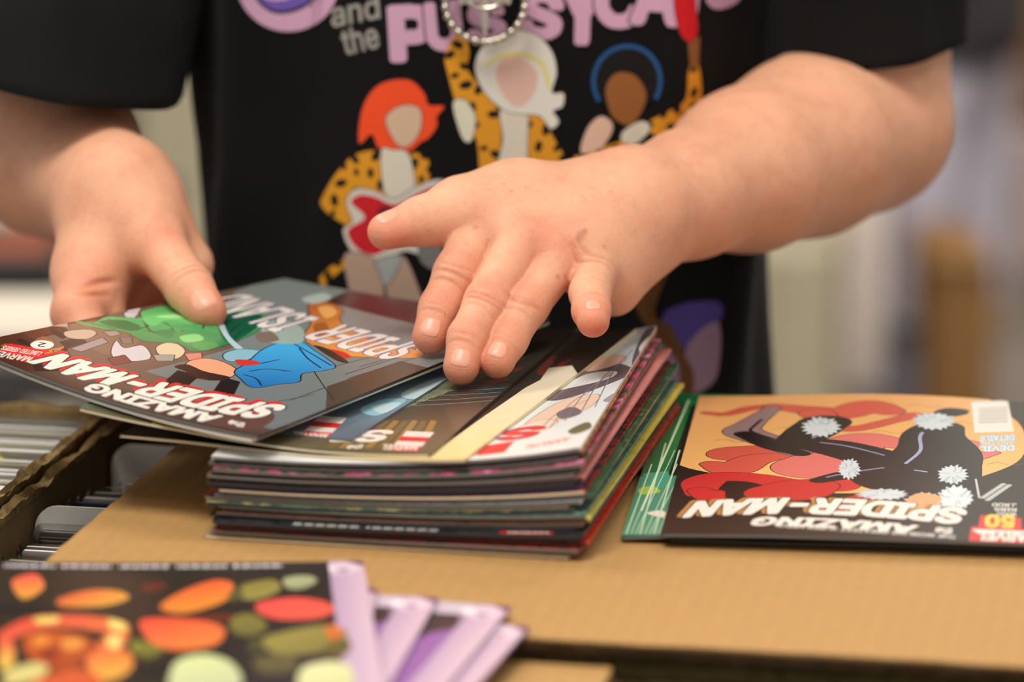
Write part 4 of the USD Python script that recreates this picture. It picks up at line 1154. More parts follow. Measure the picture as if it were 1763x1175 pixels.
# -- the two comics held in the hand
A0, D0 = np.array([-0.1132, 1.5784, 1.0465]), np.array([0.0187, 1.8000, 1.0508])
B0, C0 = np.array([-0.2566, 1.6633, 1.0690]), np.array([-0.1205, 1.8885, 1.0525])
low = np.array([0, 0, -0.0019])
SH2 = quad_surface(A0 + low + np.array([-0.003, 0.002, 0]), B0 + low + np.array([-0.002, 0.003, 0]), D0 + low, C0 + low, warp=lambda u, v: -0.0050 * 4 * u * (1 - u) * (1 - 0.7 * v))
comic('plain white comic directly under the top held comic', SH2, 0.0016, plain('cover_chalk', rgb(218, 212, 200), 0.4, coat=0.1), PP['white'], 'comics held in the left-hand grip')
SH1 = quad_surface(A0, B0, D0, C0, warp=lambda u, v: -0.0050 * 4 * u * (1 - u) * (1 - 0.7 * v))
th1 = 0.0014
h1 = comic('top held comic with slanted white title lettering and green, blue and orange shapes', SH1, th1, plain('cover_brown', rgb(40, 34, 32), 0.3, coat=0.2), PP['grey'], 'comics held in the left-hand grip', nu=26, nv=20)
H = page_frame(SH1, th1); pr = Print(PAGE)
G = lambda p: H([p])[0]
pr.add(PAGE, rgb(104, 84, 72), 'cover_art', (rgb(70, 50, 44), (100, 225), (100, 258)))
pr.add(shape_px(H, [(250, 640), (300, 655), (330, 700), (470, 740), (700, 660), (960, 560), (900, 480), (490, 470), (400, 505), (440, 560), (400, 600), (330, 620)], 0), rgb(124, 134, 132), 'cover_art', (rgb(104, 112, 114), G((480, 500)), G((560, 700))))
pr.add(shape_px(H, [(560, 520), (720, 560), (960, 560), (760, 510), (600, 500)], 0), rgb(62, 34, 34))
pr.add(shape_px(H, [(-90, 590), (-60, 640), (60, 640), (60, 585), (160, 560), (200, 535), (60, 555)], 0), rgb(70, 32, 22))
for k in range(5): pr.add(shape_px(H, [(0 + 26 * k, 596 - 9 * k), (10 + 26 * k, 592 - 9 * k), (46 + 24 * k, 606 - 9 * k), (36 + 24 * k, 612 - 9 * k)], 0), rgb(20, 16, 16) if k % 2 else rgb(150, 84, 40))
pr.add(shape_px(H, [(50, 612), (120, 596), (100, 640), (60, 640)], 0), rgb(24, 20, 20))
for k in range(4): pr.add(shape_px(H, [(60 + 8 * k, 618 - 5 * k), (95 + 5 * k, 612 - 5 * k), (94 + 5 * k, 616 - 5 * k), (60 + 8 * k, 622 - 5 * k)], 0), rgb(196, 120, 44))
pr.add(shape_px(H, [(110, 560), (240, 540), (260, 560), (230, 600), (270, 620), (180, 610), (130, 590)], 0), rgb(122, 98, 78))
# grey room lines and dark beams
pr.add(shape_px(H, [(306, 638), (344, 648), (316, 672), (280, 660)], 0), BLK); pr.add(shape_px(H, [(384, 650), (414, 658), (394, 700), (356, 690)], 0), BLK)
pr.add(shape_px(H, [(563, 666), (690, 622), (745, 636), (640, 690), (560, 716)], 0), rgb(74, 62, 52))
for a, b in (((540, 640), (575, 690)), ((540, 640), (700, 600)), ((595, 645), (760, 592)), ((600, 652), (770, 600)), ((440, 700), (540, 680)), ((500, 690), (560, 668)), ((620, 632), (690, 612))): pr.add(LineString(H([a, b])).buffer(0.35), rgb(44, 42, 44), 'line_work')
pr.add(shape_px(H, [(300, 700), (370, 690), (470, 712), (440, 740), (360, 730)], 6), rgb(92, 62, 54))
# scattered things
for pts, c in (([(80, 556), (112, 548), (118, 564), (88, 562)], rgb(170, 150, 130)), ([(36, 574), (80, 560), (90, 574), (56, 584)], rgb(84, 36, 28)), ([(104, 590), (140, 580), (148, 590), (116, 600)], rgb(34, 30, 34)), ([(112, 572), (150, 568), (166, 574), (150, 584), (118, 582)], rgb(186, 164, 142)), ([(122, 601), (176, 582), (186, 590), (140, 606)], rgb(150, 136, 140)),
               ([(178, 572), (200, 570), (208, 576), (190, 580)], rgb(150, 140, 132)), ([(192, 610), (200, 588), (214, 600), (246, 596), (258, 618), (212, 622)], rgb(196, 192, 196)), ([(186, 618), (214, 612), (226, 624), (196, 630)], rgb(110, 56, 60)), ([(206, 582), (226, 582), (228, 592), (212, 592)], rgb(120, 112, 106)), ([(270, 598), (296, 590), (318, 604), (304, 618), (276, 612)], rgb(206, 188, 156)),
               ([(318, 610), (346, 608), (348, 620), (326, 622)], rgb(206, 128, 112)), ([(264, 612), (300, 612), (298, 622), (270, 622)], rgb(150, 148, 140)), ([(218, 566), (250, 560), (258, 578), (226, 580)], rgb(150, 120, 92)), ([(214, 540), (240, 534), (226, 552)], rgb(190, 186, 192)), ([(216, 528), (244, 526), (240, 536), (220, 538)], rgb(190, 188, 190)), ([(92, 604), (116, 606), (120, 616), (96, 612)], rgb(96, 140, 160))):
    pr.outlined(shape_px(H, pts, 0 if len(pts) == 4 else 5), c, w=0.5)
# broad soft colour shapes where the cover's figures stand
pr.outlined(shape_px(H, [(122, 552), (160, 556), (186, 546), (240, 548), (246, 536), (300, 526), (400, 528), (455, 546), (440, 572), (400, 590), (366, 602), (330, 606), (306, 592), (250, 588), (214, 572), (170, 566)]), rgb(24, 118, 70), w=0.6, grad=(rgb(84, 176, 104), G((330, 600)), G((270, 545))))
pr.add(shape_px(H, [(378, 540), (440, 540), (452, 552), (430, 574), (392, 590), (376, 566)]), rgb(16, 84, 58))
for a in ([(246, 552), (262, 572), (300, 578), (346, 566)], [(262, 548), (290, 560), (300, 572)], [(340, 545), (352, 556), (346, 572)], [(186, 550), (210, 560), (240, 560)], [(306, 590), (326, 580), (356, 580)], [(140, 556), (170, 560), (200, 568)], [(250, 570), (300, 575), (330, 560)], [(300, 592), (340, 584), (370, 590)], [(395, 575), (410, 560), (432, 556)], [(200, 560), (240, 566), (262, 558)], [(400, 588), (415, 572), (440, 566)]): pr.add(LineString(spline(H(a), 6, False)).buffer(0.5), rgb(14, 62, 40), 'line_work')
for pts, c in (([(246, 548), (286, 538), (330, 540), (360, 556), (330, 558), (290, 552), (262, 562)], rgb(96, 190, 112)), ([(268, 546), (300, 542), (326, 546), (300, 549)], rgb(160, 226, 150)), ([(290, 562), (330, 560), (352, 570), (320, 570)], rgb(50, 150, 90)), ([(266, 572), (296, 568), (310, 578), (286, 582)], rgb(34, 124, 76)), ([(300, 574), (346, 570), (380, 580), (350, 596), (310, 592)], rgb(40, 140, 84)), ([(310, 580), (340, 576), (350, 586), (320, 590)], rgb(120, 200, 120)), ([(170, 555), (214, 552), (244, 566), (220, 570)], rgb(30, 110, 64)), ([(330, 594), (362, 588), (376, 596), (350, 604)], rgb(60, 150, 80)), ([(126, 553), (150, 556), (172, 564), (150, 562)], rgb(90, 150, 90))):
    pr.add(shape_px(H, pts), c)
for pts, c in (([(470, 606), (500, 598), (520, 612), (500, 628), (470, 624)], rgb(110, 196, 236)), ([(440, 652), (480, 646), (500, 652), (470, 660)], rgb(120, 200, 236)), ([(505, 590), (530, 604), (566, 632), (544, 634), (516, 612)], rgb(20, 84, 146)), ([(412, 644), (428, 640), (446, 664), (424, 660)], rgb(20, 84, 150))): pr.add(shape_px(H, pts), c)
pr.add(shape_px(H, [(376, 560), (384, 556), (396, 580), (424, 606), (416, 608), (392, 588)]), rgb(168, 196, 204))
pr.outlined(shape_px(H, [(386, 610), (414, 602), (450, 606), (426, 620), (392, 622)]), rgb(130, 178, 196))
pr.outlined(shape_px(H, [(320, 628), (350, 618), (384, 624), (408, 640), (384, 654), (340, 652)]), rgb(222, 156, 122))
pr.add(shape_px(H, [(300, 632), (322, 628), (352, 640), (396, 650), (376, 656), (340, 652), (318, 640)]), rgb(52, 28, 22))
pr.outlined(shape_px(H, [(405, 640), (426, 626), (448, 606), (478, 592), (514, 588), (540, 604), (576, 630), (560, 638), (520, 644), (514, 658), (480, 662), (436, 668), (414, 652)]), rgb(64, 160, 216), w=0.7, grad=(rgb(26, 104, 170), G((480, 600)), G((470, 668))))
for a in ([(424, 628), (450, 626), (480, 620)], [(430, 640), (460, 636), (500, 640)], [(505, 592), (540, 612), (570, 630)], [(515, 600), (530, 618), (552, 634)], [(420, 646), (440, 652), (450, 664)]): pr.add(LineString(spline(H(a), 6, False)).buffer(0.5), rgb(12, 40, 76), 'line_work')
pr.add(shape_px(H, [(406, 620), (440, 622), (446, 628), (414, 630)]), rgb(196, 50, 40))
pr.outlined(shape_px(H, [(532, 524), (566, 522), (590, 534), (584, 550), (600, 566), (640, 586), (720, 604), (720, 616), (650, 616), (590, 612), (540, 596), (524, 580), (536, 556)]), rgb(216, 142, 66), w=0.6, grad=(rgb(176, 98, 44), G((640, 610)), G((560, 525))))
for pts, c in (([(548, 530), (570, 528), (580, 540), (560, 548)], rgb(226, 166, 96)), ([(556, 580), (600, 590), (660, 604), (600, 602)], rgb(226, 160, 84)), ([(540, 560), (560, 556), (566, 572), (546, 578)], rgb(150, 84, 40))): pr.add(shape_px(H, pts), c)
pr.add(shape_px(H, [(560, 602), (590, 606), (604, 616), (580, 618)]), rgb(190, 40, 32)); pr.add(shape_px(H, [(540, 596), (566, 602), (600, 624), (580, 622)]), rgb(44, 40, 38))
for pts, c in (([(452, 560), (486, 552), (520, 566), (520, 590), (476, 592), (456, 584)], rgb(150, 168, 162)), ([(440, 576), (466, 572), (480, 586), (450, 590)], rgb(120, 104, 96)), ([(520, 515), (556, 505), (570, 514), (540, 524)], rgb(170, 186, 180))): pr.add(shape_px(H, pts), c)
# lettering
text_px(pr, H, 'SPIDER', (742, 597), (590, 560), (672, 620), WHITE, 'title_lettering', 0.01, stroke=(rgb(84, 66, 130), 0.7))
text_px(pr, H, 'ISLAND', (548, 550), (415, 506), (476, 572), WHITE, 'title_lettering', 0.01, stroke=(rgb(84, 66, 130), 0.7))
text_px(pr, H, 'SPIDER-MAN', (497, 702), (104, 610), (447, 721), WHITE, 'title_lettering', 0.05, RED, (3.2, -3.0), (BLK, 0.8))
text_px(pr, H, 'AMAZING', (384, 718), (163, 660), (362, 729), WHITE, 'title_lettering', 0.05, BLK, (1.2, -1.2), (BLK, 0.8))
text_px(pr, H, 'the', (424, 730), (396, 724), (418, 737), WHITE, 'title_lettering', 0.02)
pr.add(shape_px(H, [(-2, 606), (16, 592), (86, 604), (46, 625)], 0), RED, 'publisher_tag')
text_px(pr, H, 'MARVEL', (58, 616), (-6, 604), (48, 624), WHITE, 'publisher_tag', 0.0)
text_px(pr, H, 'LIMITED SERIES', (74, 607), (8, 596), (66, 613), WHITE, 'publisher_tag', 0.0)
pr.add(shape_px(H, [(52, 594), (64, 587), (84, 588), (93, 594), (84, 601), (62, 601)]), WHITE, 'publisher_tag'); text_px(pr, H, '2', (80, 592), (68, 590), (76, 599), BLK, 'publisher_tag', 0.0)
cover_art(h1, pr, SH1, th1, 7.0)


# ---- the pile at the right: four comics, the upper one with a big orange disc
rd = math.radians(7.0)
RIGHTW, AWAYW = np.array([math.cos(rd), -math.sin(rd), 0]), np.array([math.sin(rd), math.cos(rd), 0])


def flat_quad(NL, rot, z, warp=None):
    r = math.radians(rot); R_, A2 = np.array([math.cos(r), -math.sin(r), 0]), np.array([math.sin(r), math.cos(r), 0])
    NL = np.array([NL[0], NL[1], z])
    return quad_surface(NL + R_ * CW, NL, NL + R_ * CW + A2 * CH, NL + A2 * CH, warp)


def tri_warp(l, r, f): return lambda u, v: l * np.clip(u - 0.55, 0, 1) ** 2 * 5 * (1 - v) + r * np.clip(0.45 - u, 0, 1) ** 2 * 5 + f * v * v


nl = onz(1178, 934, 1.0005)
SX = flat_quad(nl, 6.4, 1.0004)
c0 = comic('black comic at the bottom of the right pile with a red corner tag', SX, 0.0016, plain('cover_black_a', K_, 0.3, coat=0.2), PP['dark'], 'comics in the right pile')
pr = Print(PAGE); pr.add(PAGE, K_, 'cover_art'); publisher_tag(pr, 4, 251.5, 36, 6.2); cover_art(c0, pr, SX, 0.0016)
nl = onz(1150, 929, 1.0030)
comic('plain charcoal comic second from the bottom of the right pile', flat_quad(nl, 6.8, 1.0024, lambda u, v: 0.0006 * np.sin(u * 6)), 0.0015, plain('cover_black_b', rgb(34, 38, 38), 0.3, coat=0.2), PP['dark'], 'comics in the right pile')
nl = onz(1069, 919, 1.0045)
SG = flat_quad(nl, 6.9, 1.0044, tri_warp(-0.0030, 0.0, 0.0004)); tg = 0.0014
cg = comic('green streaked comic sticking out at the left under the orange disc comic', SG, tg, plain('cover_green', rgb(20, 60, 44), 0.3, coat=0.2), PP['grey'], 'comics in the right pile')
H = page_frame(SG, tg); pr = Print(PAGE)
pr.add(PAGE, rgb(24, 96, 66), 'cover_art', (rgb(14, 110, 52), H([(1100, 880)])[0], H([(1170, 720)])[0]))
pr.add(shape_px(H, [(1068, 922), (1150, 922), (1170, 820), (1100, 822)], 0), rgb(70, 138, 112))
pr.add(shape_px(H, [(1150, 820), (1190, 700), (1215, 690), (1180, 820)], 0), rgb(22, 24, 22))
pr.add(shape_px(H, [(1108, 816), (1150, 812), (1160, 840), (1104, 842)], 0), rgb(64, 150, 120)); pr.add(shape_px(H, [(1100, 842), (1124, 838), (1136, 848), (1104, 852)]), rgb(160, 190, 60)); pr.add(shape_px(H, [(1114, 884), (1140, 880), (1150, 892), (1130, 890)]), rgb(226, 214, 196))
for k in range(9):
    x = 1078 + 8 * k; pr.add(LineString(H([(x, 920), (x + 44 + (k % 3) * 12, 800 - 12 * (k % 4))])).buffer(0.22 + 0.18 * (k % 3 == 0)), rgb(190, 210, 180), 'line_work')
pr.add(LineString(H([(1104, 880), (1186, 690)])).buffer(0.5), rgb(210, 224, 190), 'line_work')
cover_art(cg, pr, SG, tg)
nl = onz(1137, 921, 1.0065)
SR = flat_quad(nl, 6.7, 1.0063, lambda u, v: 0.0016 * np.sin(np.pi * np.clip(u, 0, 1)) * (0.3 + 0.7 * v) + 0.0012 * v * np.sin(u * 5) - 0.001 * np.clip(u - .7, 0, 1) * 3 * (1 - v)); tr = 0.0015
cr_ = comic('comic with a large orange disc, red and black ribbons and white upside-down title lettering', SR, tr, plain('cover_night', rgb(30, 22, 20), 0.3, coat=0.2), PP['grey'], 'comics in the right pile', nu=26, nv=18)
H = page_frame(SR, tr); pr = Print(PAGE); G = lambda p: H([p])[0]
pr.add(PAGE, rgb(32, 23, 20), 'cover_art')
disc = shape_px(H, [(1196, 676), (1700, 676), (1742, 716), (1764, 748), (1758, 790), (1700, 818), (1600, 842), (1440, 850), (1320, 836), (1236, 818), (1160, 795), (1150, 740)], 5)
pr.add(disc, rgb(216, 158, 98), 'orange_disc', (rgb(226, 172, 102), G((1400, 690)), G((1500, 790))))
pr.add(shape_px(H, [(1690, 680), (1780, 680), (1780, 730), (1750, 726), (1720, 700)], 0), rgb(34, 32, 28))
for k, (x, y) in enumerate([(1230, 760), (1260, 820), (1390, 812), (1500, 745), (1700, 800), (1640, 730), (1470, 800), (1560, 700), (1640, 790), (1330, 740)]):
    pr.add(LineString(spline(H([(x, y), (x + 18, y - 3), (x + 40, y + 2), (x + 64, y - 1)]), 5, False)).buffer(0.25), rgb(120, 80, 46), 'line_work')


def ribbon(pts, w, color, line=(0.02, 0.008, 0.008), part='cover_art', hl=None):
    """A tapering band along a curve of picture points; w: widths in millimetres."""
    c = spline(H(pts), 8, False); t = np.linspace(0, 1, len(c)); ww = np.interp(t, np.linspace(0, 1, len(w)), w)
    g = unary_union([LineString(c[i:i + 2]).buffer((ww[i] + ww[i + 1]) / 4) for i in range(len(c) - 1)])
    pr.outlined(g, color, line, 0.55, part=part)
    if hl is not None:
        d = np.gradient(c, axis=0); nrm = np.c_[-d[:, 1], d[:, 0]] / np.linalg.norm(d, axis=1)[:, None]
        e = c + nrm * (ww * 0.22)[:, None]; k = len(c) // 6
        pr.add(LineString(e[k:-k]).buffer(0.9), hl, part)


RB, RB2, GLOSS, TUFT = rgb(196, 82, 66), rgb(206, 106, 100), rgb(120, 124, 150), rgb(196, 204, 208)
# red ribbons
ribbon([(1216, 712), (1250, 714), (1290, 704), (1330, 700)], [5, 6, 8, 7], RB)
ribbon([(1330, 700), (1400, 708), (1450, 712), (1495, 700), (1530, 708)], [9, 16, 22, 22, 16], RB)
ribbon([(1405, 712), (1440, 735), (1480, 738), (1540, 724), (1572, 716)], [18, 12, 9, 8, 10], RB)
ribbon([(1262, 782), (1310, 776), (1350, 778)], [26, 16, 8], RB); ribbon([(1224, 800), (1262, 808), (1300, 792), (1350, 786)], [10, 22, 18, 8], RB)
ribbon([(1400, 805), (1440, 790), (1470, 765), (1500, 758), (1560, 768), (1600, 772)], [40, 40, 30, 22, 14, 10], RB2)
ribbon([(1590, 790), (1640, 770), (1660, 765)], [10, 18, 16], RB2); ribbon([(1610, 798), (1660, 790), (1712, 780)], [8, 14, 5], RB2)
ribbon([(1206, 850), (1210, 832), (1240, 822), (1300, 824), (1370, 836), (1440, 836)], [14, 20, 16, 14, 18, 22], rgb(190, 44, 44))
ribbon([(1206, 846), (1222, 856), (1238, 848)], [12, 14, 5], rgb(186, 42, 42)); ribbon([(1330, 850), (1370, 845), (1400, 838)], [26, 34, 24], rgb(186, 44, 42))
ribbon([(1440, 872), (1480, 860), (1510, 850)], [14, 12, 10], rgb(176, 36, 36))
# black ribbons with a sheen
BK = rgb(22, 20, 24)
ribbon([(1330, 704), (1290, 732), (1280, 745), (1330, 762), (1372, 778)], [8, 14, 20, 18, 16], rgb(140, 112, 112), hl=BK)
ribbon([(1282, 748), (1330, 768), (1380, 782)], [10, 12, 8], BK)
ribbon([(1420, 728), (1400, 742), (1376, 758)], [26, 26, 22], BK, hl=GLOSS)
ribbon([(1372, 762), (1440, 772), (1510, 790), (1560, 806)], [16, 26, 30, 30], BK, hl=GLOSS)
ribbon([(1545, 812), (1575, 822), (1600, 800), (1616, 778), (1608, 752), (1620, 736)], [40, 60, 48, 40, 30, 22], BK, hl=rgb(150, 156, 190))
ribbon([(1410, 828), (1450, 820), (1500, 812), (1550, 806)], [8, 12, 12, 14], BK, hl=GLOSS)
ribbon([(1600, 834), (1640, 830), (1690, 842)], [14, 10, 4], BK)
ribbon([(1620, 716), (1640, 710), (1656, 708)], [10, 14, 6], BK)


def tuft(cx, cy, rx, ry, seed, col=TUFT):
    r = np.random.default_rng(seed); n = 34
    a = np.linspace(0, 2 * np.pi, n, endpoint=False) + r.uniform(-.05, .05, n); k = 0.86 + 0.30 * (np.arange(n) % 2) * r.uniform(.5, 1.2, n)
    pr.outlined(shape_px(H, np.c_[cx + rx * k * np.cos(a), cy + ry * k * np.sin(a)], 0), col, rgb(150, 160, 168), 0.3, part=f'pale_tuft#{seed}')
    for q in range(9):
        t = r.uniform(0, 2 * np.pi); d = np.array([rx * np.cos(t), ry * np.sin(t)]); m = np.array([-d[1] * rx / ry, d[0] * ry / rx]) * r.uniform(-.25, .25)
        pr.add(LineString(spline(H([np.array([cx, cy]) + d * .3, np.array([cx, cy]) + d * .6 + m, np.array([cx, cy]) + d * .95]), 5, False)).buffer(0.28), rgb(150, 166, 178), f'pale_tuft#{seed}')


tuft(1414, 736, 30, 16, 1); tuft(1608, 726, 34, 14, 2); tuft(1462, 808, 18, 16, 3); tuft(1640, 818, 24, 15, 4)
tuft(1520, 852, 40, 9, 5); tuft(1590, 868, 30, 18, 6); tuft(1645, 858, 30, 20, 7, rgb(208, 214, 216))
pr.add(shape_px(H, [(1560, 864), (1582, 850), (1620, 856), (1610, 872), (1575, 876)]), rgb(214, 156, 110), 'cover_art')
for a, b in (((1692, 858), (1728, 834)), ((1700, 862), (1738, 836))): pr.add(LineString(H([a, b])).buffer(1.2), rgb(176, 176, 172), 'line_work')
pr.add(LineString(H([(1680, 826), (1686, 858)])).buffer(0.5), rgb(190, 190, 186), 'line_work')
# lettering and marks
text_px(pr, H, 'SPIDER-MAN', (1668, 880), (1197, 866), (1652, 904), WHITE, 'title_lettering', 0.06, rgb(176, 124, 66), (2.6, -1.4), (BLK, 0.6), arc=9.0)
text_px(pr, H, 'AMAZING', (1582, 907), (1300, 892), (1572, 920), WHITE, 'title_lettering', 0.05, stroke=(BLK, 0.6), arc=3.0)
text_px(pr, H, 'the', (1642, 911), (1612, 909), (1638, 921), WHITE, 'title_lettering', 0.02)
text_px(pr, H, "THE WORLD'S GREATEST SUPER HERO!", (1648, 923), (1340, 903), (1645, 928), WHITE, 'title_lettering', 0.0)
pr.add(shape_px(H, [(1672, 693), (1735, 690), (1746, 744), (1678, 746)], 0), rgb(222, 216, 206), 'barcode')
for k in range(22):
    f = 0.12 + 0.74 * k / 22; a, b = np.array([1686, 700 + 36 * f]), np.array([1734, 698 + 36 * f]); pr.add(LineString(H([a, b])).buffer(0.18 + 0.3 * ((k * 7) % 5 == 0)), rgb(150, 144, 138), 'barcode')
for k, (tx, c) in enumerate((('DEVIL', rgb(206, 220, 226)), ('AND THE', rgb(232, 190, 150)), ('DETAILS', rgb(206, 220, 226)))):
    text_px(pr, H, tx, (1746, 770 - 9 * k - 2), (1688, 770 - 9 * k), (1746, 776 - 9 * k), c, 'story_lettering', 0.0, stroke=(rgb(150, 180, 196), 0.5))
for k, tx in enumerate(('J.ROD', 'RIBS', 'WAID')): text_px(pr, H, tx, (1750, 868 + 8 * k), (1708 + 4 * k, 867 + 8 * k), (1750, 873.5 + 8 * k), WHITE, 'story_lettering', 0.0)
pr.add(shape_px(H, [(1758, 893), (1688, 888), (1684, 910), (1758, 912)], 0), RED, 'publisher_tag')
text_px(pr, H, '50', (1748, 890), (1696, 888), (1747, 909), rgb(226, 190, 60), 'publisher_tag', 0.06)
pr.add(shape_px(H, [(1800, 914), (1672, 908), (1668, 933), (1800, 938)], 0), RED, 'publisher_tag'); pr.add(shape_px(H, [(1800, 917), (1676, 912), (1675, 916), (1800, 921)], 0), WHITE, 'publisher_tag')
text_px(pr, H, 'MARVEL', (1794, 921), (1682, 917), (1792, 934), WHITE, 'publisher_tag', 0.04)
cover_art(cr_, pr, SR, tr, 8.0)

# ---- the fan of violet-edged comics nearest the camera; they face the camera and lie on the panel's edge
VIO = plain('cover_violet', rgb(150, 120, 160), 0.3, coat=0.2)
fan = [((912, 1080), -15.5, 1.0008), ((880, 1045), -13.5, 1.0032), ((755, 1030), -8.5, 1.0056), ((650, 1015), -1.0, 1.0080), ((625, 966), 5.0, 1.0104)]
FAN_L = ['violet-edged comic lowest and furthest right in the near fan', 'violet-edged comic second from the right in the near fan', 'violet-edged comic in the middle of the near fan', 'violet-edged comic directly under the front one of the near fan', 'front comic of the near fan with red and yellow shapes on dark ground']
for k, ((x, y), rot, z) in enumerate(fan):
    tf = 0.0016
    c = onz(x, y, z + tf); hd = math.radians(rot)
    # reading towards the camera: the head of the page lies far, u runs from the right edge to the left one
    R_, N_ = np.array([math.cos(hd), math.sin(hd), 0]), np.array([math.sin(hd), -math.cos(hd), 0])
    c[2] = z
    FR = c; FL = c - R_ * CW; NRr = c + N_ * CH; NLl = FL + N_ * CH
    S_ = quad_surface(NRr, NLl, FR, FL, warp=(lambda u, v, k=k: (0.004 if k == 4 else 0.0) * u * u))
    ck_ = comic(FAN_L[k], S_, tf, VIO, PP['white'], 'violet-edged comics in the near fan', cover_label=None)
    HH = homography(proj(S_(np.array([0, 1, 0, 1.0]), np.array([0, 0, 1, 1.0]), tf)), [(168, 0), (0, 0), (168, 258), (0, 258)])
    pr = Print(PAGE)
    pr.add(PAGE, rgb(66, 52, 62))
    # the violet margin with a pale corner button
    pr.add(PAGE, rgb(128, 104, 136), 'violet_margin')
    pr.add(sbox(0, 242, 168, 258), rgb(196, 180, 196), 'violet_margin')
    pr.add(poly([(60, 242), (150, 242), (153, 226), (142, 196), (126, 160), (110, 120), (70, 110)]), rgb(52, 42, 44), 'violet_margin')
    pr.add(poly([(118, 150), (153, 222), (153, 120), (132, 80), (100, 60)], 4), rgb(140, 92, 156), 'violet_margin')
    pr.add(sbox(153, 0, 168, 258), rgb(176, 150, 178), 'violet_margin', (rgb(200, 172, 190), (153, 0), (166, 0)))
    pr.add(Point(158, 247).buffer(8), rgb(214, 192, 208), 'violet_margin'); pr.add(Point(159, 244).buffer(2.5), rgb(150, 120, 150), 'violet_margin'); pr.add(Point(152, 248).buffer(3), rgb(238, 230, 236), 'violet_margin')
    pr.add(poly([(160, 258), (168, 258), (168, 250)]), rgb(110, 64, 96), 'violet_margin')
    if k == 4:
        pr.add(sbox(0, 0, 153, 258), rgb(40, 34, 26), 'cover_art')
        hpx = lambda pts, n=6: poly(HH(pts), n)
        for pts, c, c2 in (([(20, 1000), (60, 986), (76, 1010), (40, 1030)], rgb(216, 60, 70), rgb(222, 160, 60)), ([(100, 1030), (150, 1014), (200, 1014), (222, 1026), (180, 1040), (110, 1042)], rgb(206, 52, 50), rgb(216, 170, 60)), ([(276, 1040), (320, 1012), (372, 996), (402, 1004), (390, 1030), (340, 1048), (300, 1052)], rgb(226, 60, 50), rgb(220, 150, 50)),
                          ([(240, 1070), (262, 1062), (330, 1064), (384, 1078), (372, 1106), (310, 1116), (262, 1104)], rgb(236, 70, 54), rgb(224, 130, 60)), ([(440, 1040), (500, 1028), (560, 1036), (574, 1052), (540, 1064), (470, 1062)], rgb(240, 76, 70), rgb(224, 90, 66)), ([(0, 1088), (50, 1062), (120, 1056), (190, 1062), (222, 1076), (210, 1110), (170, 1112), (160, 1084), (90, 1080), (30, 1096), (0, 1110)], rgb(206, 58, 56), rgb(214, 120, 60)),
                          ([(150, 1130), (180, 1112), (220, 1120), (226, 1148), (190, 1168), (160, 1160)], rgb(228, 84, 52), rgb(220, 170, 70)), ([(40, 1100), (90, 1086), (150, 1096), (160, 1120), (120, 1150), (60, 1140)], rgb(190, 88, 34), rgb(150, 60, 30)), ([(0, 1110), (20, 1100), (24, 1140), (0, 1150)], rgb(220, 70, 60), rgb(220, 190, 80)), ([(60, 1170), (150, 1150), (180, 1200), (60, 1210)], rgb(200, 90, 46), rgb(180, 70, 40)),
                          ([(400, 1060), (440, 1056), (460, 1078), (430, 1092), (400, 1084)], rgb(126, 116, 54), rgb(100, 96, 44)), ([(450, 1100), (500, 1084), (560, 1076), (600, 1090), (560, 1120), (480, 1124)], rgb(150, 138, 62), rgb(116, 106, 56)), ([(230, 1100), (280, 1112), (260, 1130), (226, 1120)], rgb(128, 126, 50), rgb(90, 90, 40)),
                          ([(300, 1140), (350, 1124), (400, 1140), (410, 1180), (300, 1190)], rgb(206, 214, 150), rgb(176, 180, 150)), ([(520, 1150), (570, 1138), (606, 1152), (600, 1190), (520, 1190)], rgb(216, 216, 160), rgb(190, 190, 140)), ([(10, 1156), (60, 1140), (84, 1150), (60, 1170), (14, 1180)], rgb(206, 200, 130), rgb(190, 170, 100)), ([(490, 994), (530, 990), (546, 1000), (520, 1012), (494, 1010)], rgb(166, 170, 130), rgb(150, 150, 110)), ([(420, 1004), (470, 996), (482, 1014), (440, 1030), (410, 1024)], rgb(124, 112, 50), rgb(150, 140, 70)), ([(560, 1080), (580, 1076), (590, 1092), (570, 1102)], rgb(206, 116, 44), rgb(190, 90, 40))):
            b = HH(pts); lo_, hi_ = b.min(0), b.max(0); pr.add(poly(b, 6), c, 'cover_art', (c2, (lo_[0], hi_[1]), (hi_[0], lo_[1])))
        for pts, c in (([(0, 1040), (90, 1046), (60, 1056), (0, 1058)], rgb(22, 24, 24)), ([(150, 1085), (180, 1086), (176, 1100), (156, 1098)], rgb(22, 20, 18)), ([(60, 1096), (84, 1094), (78, 1110), (58, 1108)], rgb(214, 130, 50)), ([(108, 1100), (140, 1098), (138, 1114), (112, 1116)], rgb(216, 140, 60)), ([(70, 1118), (100, 1116), (96, 1132), (74, 1132)], rgb(120, 44, 24)), ([(186, 1064), (214, 1070), (216, 1082), (194, 1080)], rgb(226, 206, 110)), ([(60, 1062), (100, 1060), (96, 1070), (66, 1072)], rgb(216, 196, 100)), ([(186, 1094), (208, 1094), (204, 1112), (188, 1112)], rgb(226, 206, 120)),
                       ([(240, 1010), (262, 1000), (290, 1004), (262, 1016)], rgb(92, 34, 26)), ([(400, 1012), (420, 1016), (410, 1030), (392, 1030)], rgb(88, 84, 40)), ([(330, 1060), (390, 1056), (400, 1064), (350, 1066)], rgb(110, 44, 28)), ([(430, 1100), (448, 1096), (452, 1116), (428, 1120)], rgb(70, 66, 30)), ([(560, 1110), (600, 1100), (600, 1124), (570, 1130)], rgb(96, 84, 40)), ([(230, 1150), (280, 1136), (292, 1160), (240, 1170)], rgb(24, 26, 22)), ([(440, 1130), (500, 1126), (510, 1150), (450, 1156)], rgb(88, 82, 44))):
            pr.add(poly(HH(pts), 6), c, 'cover_art')
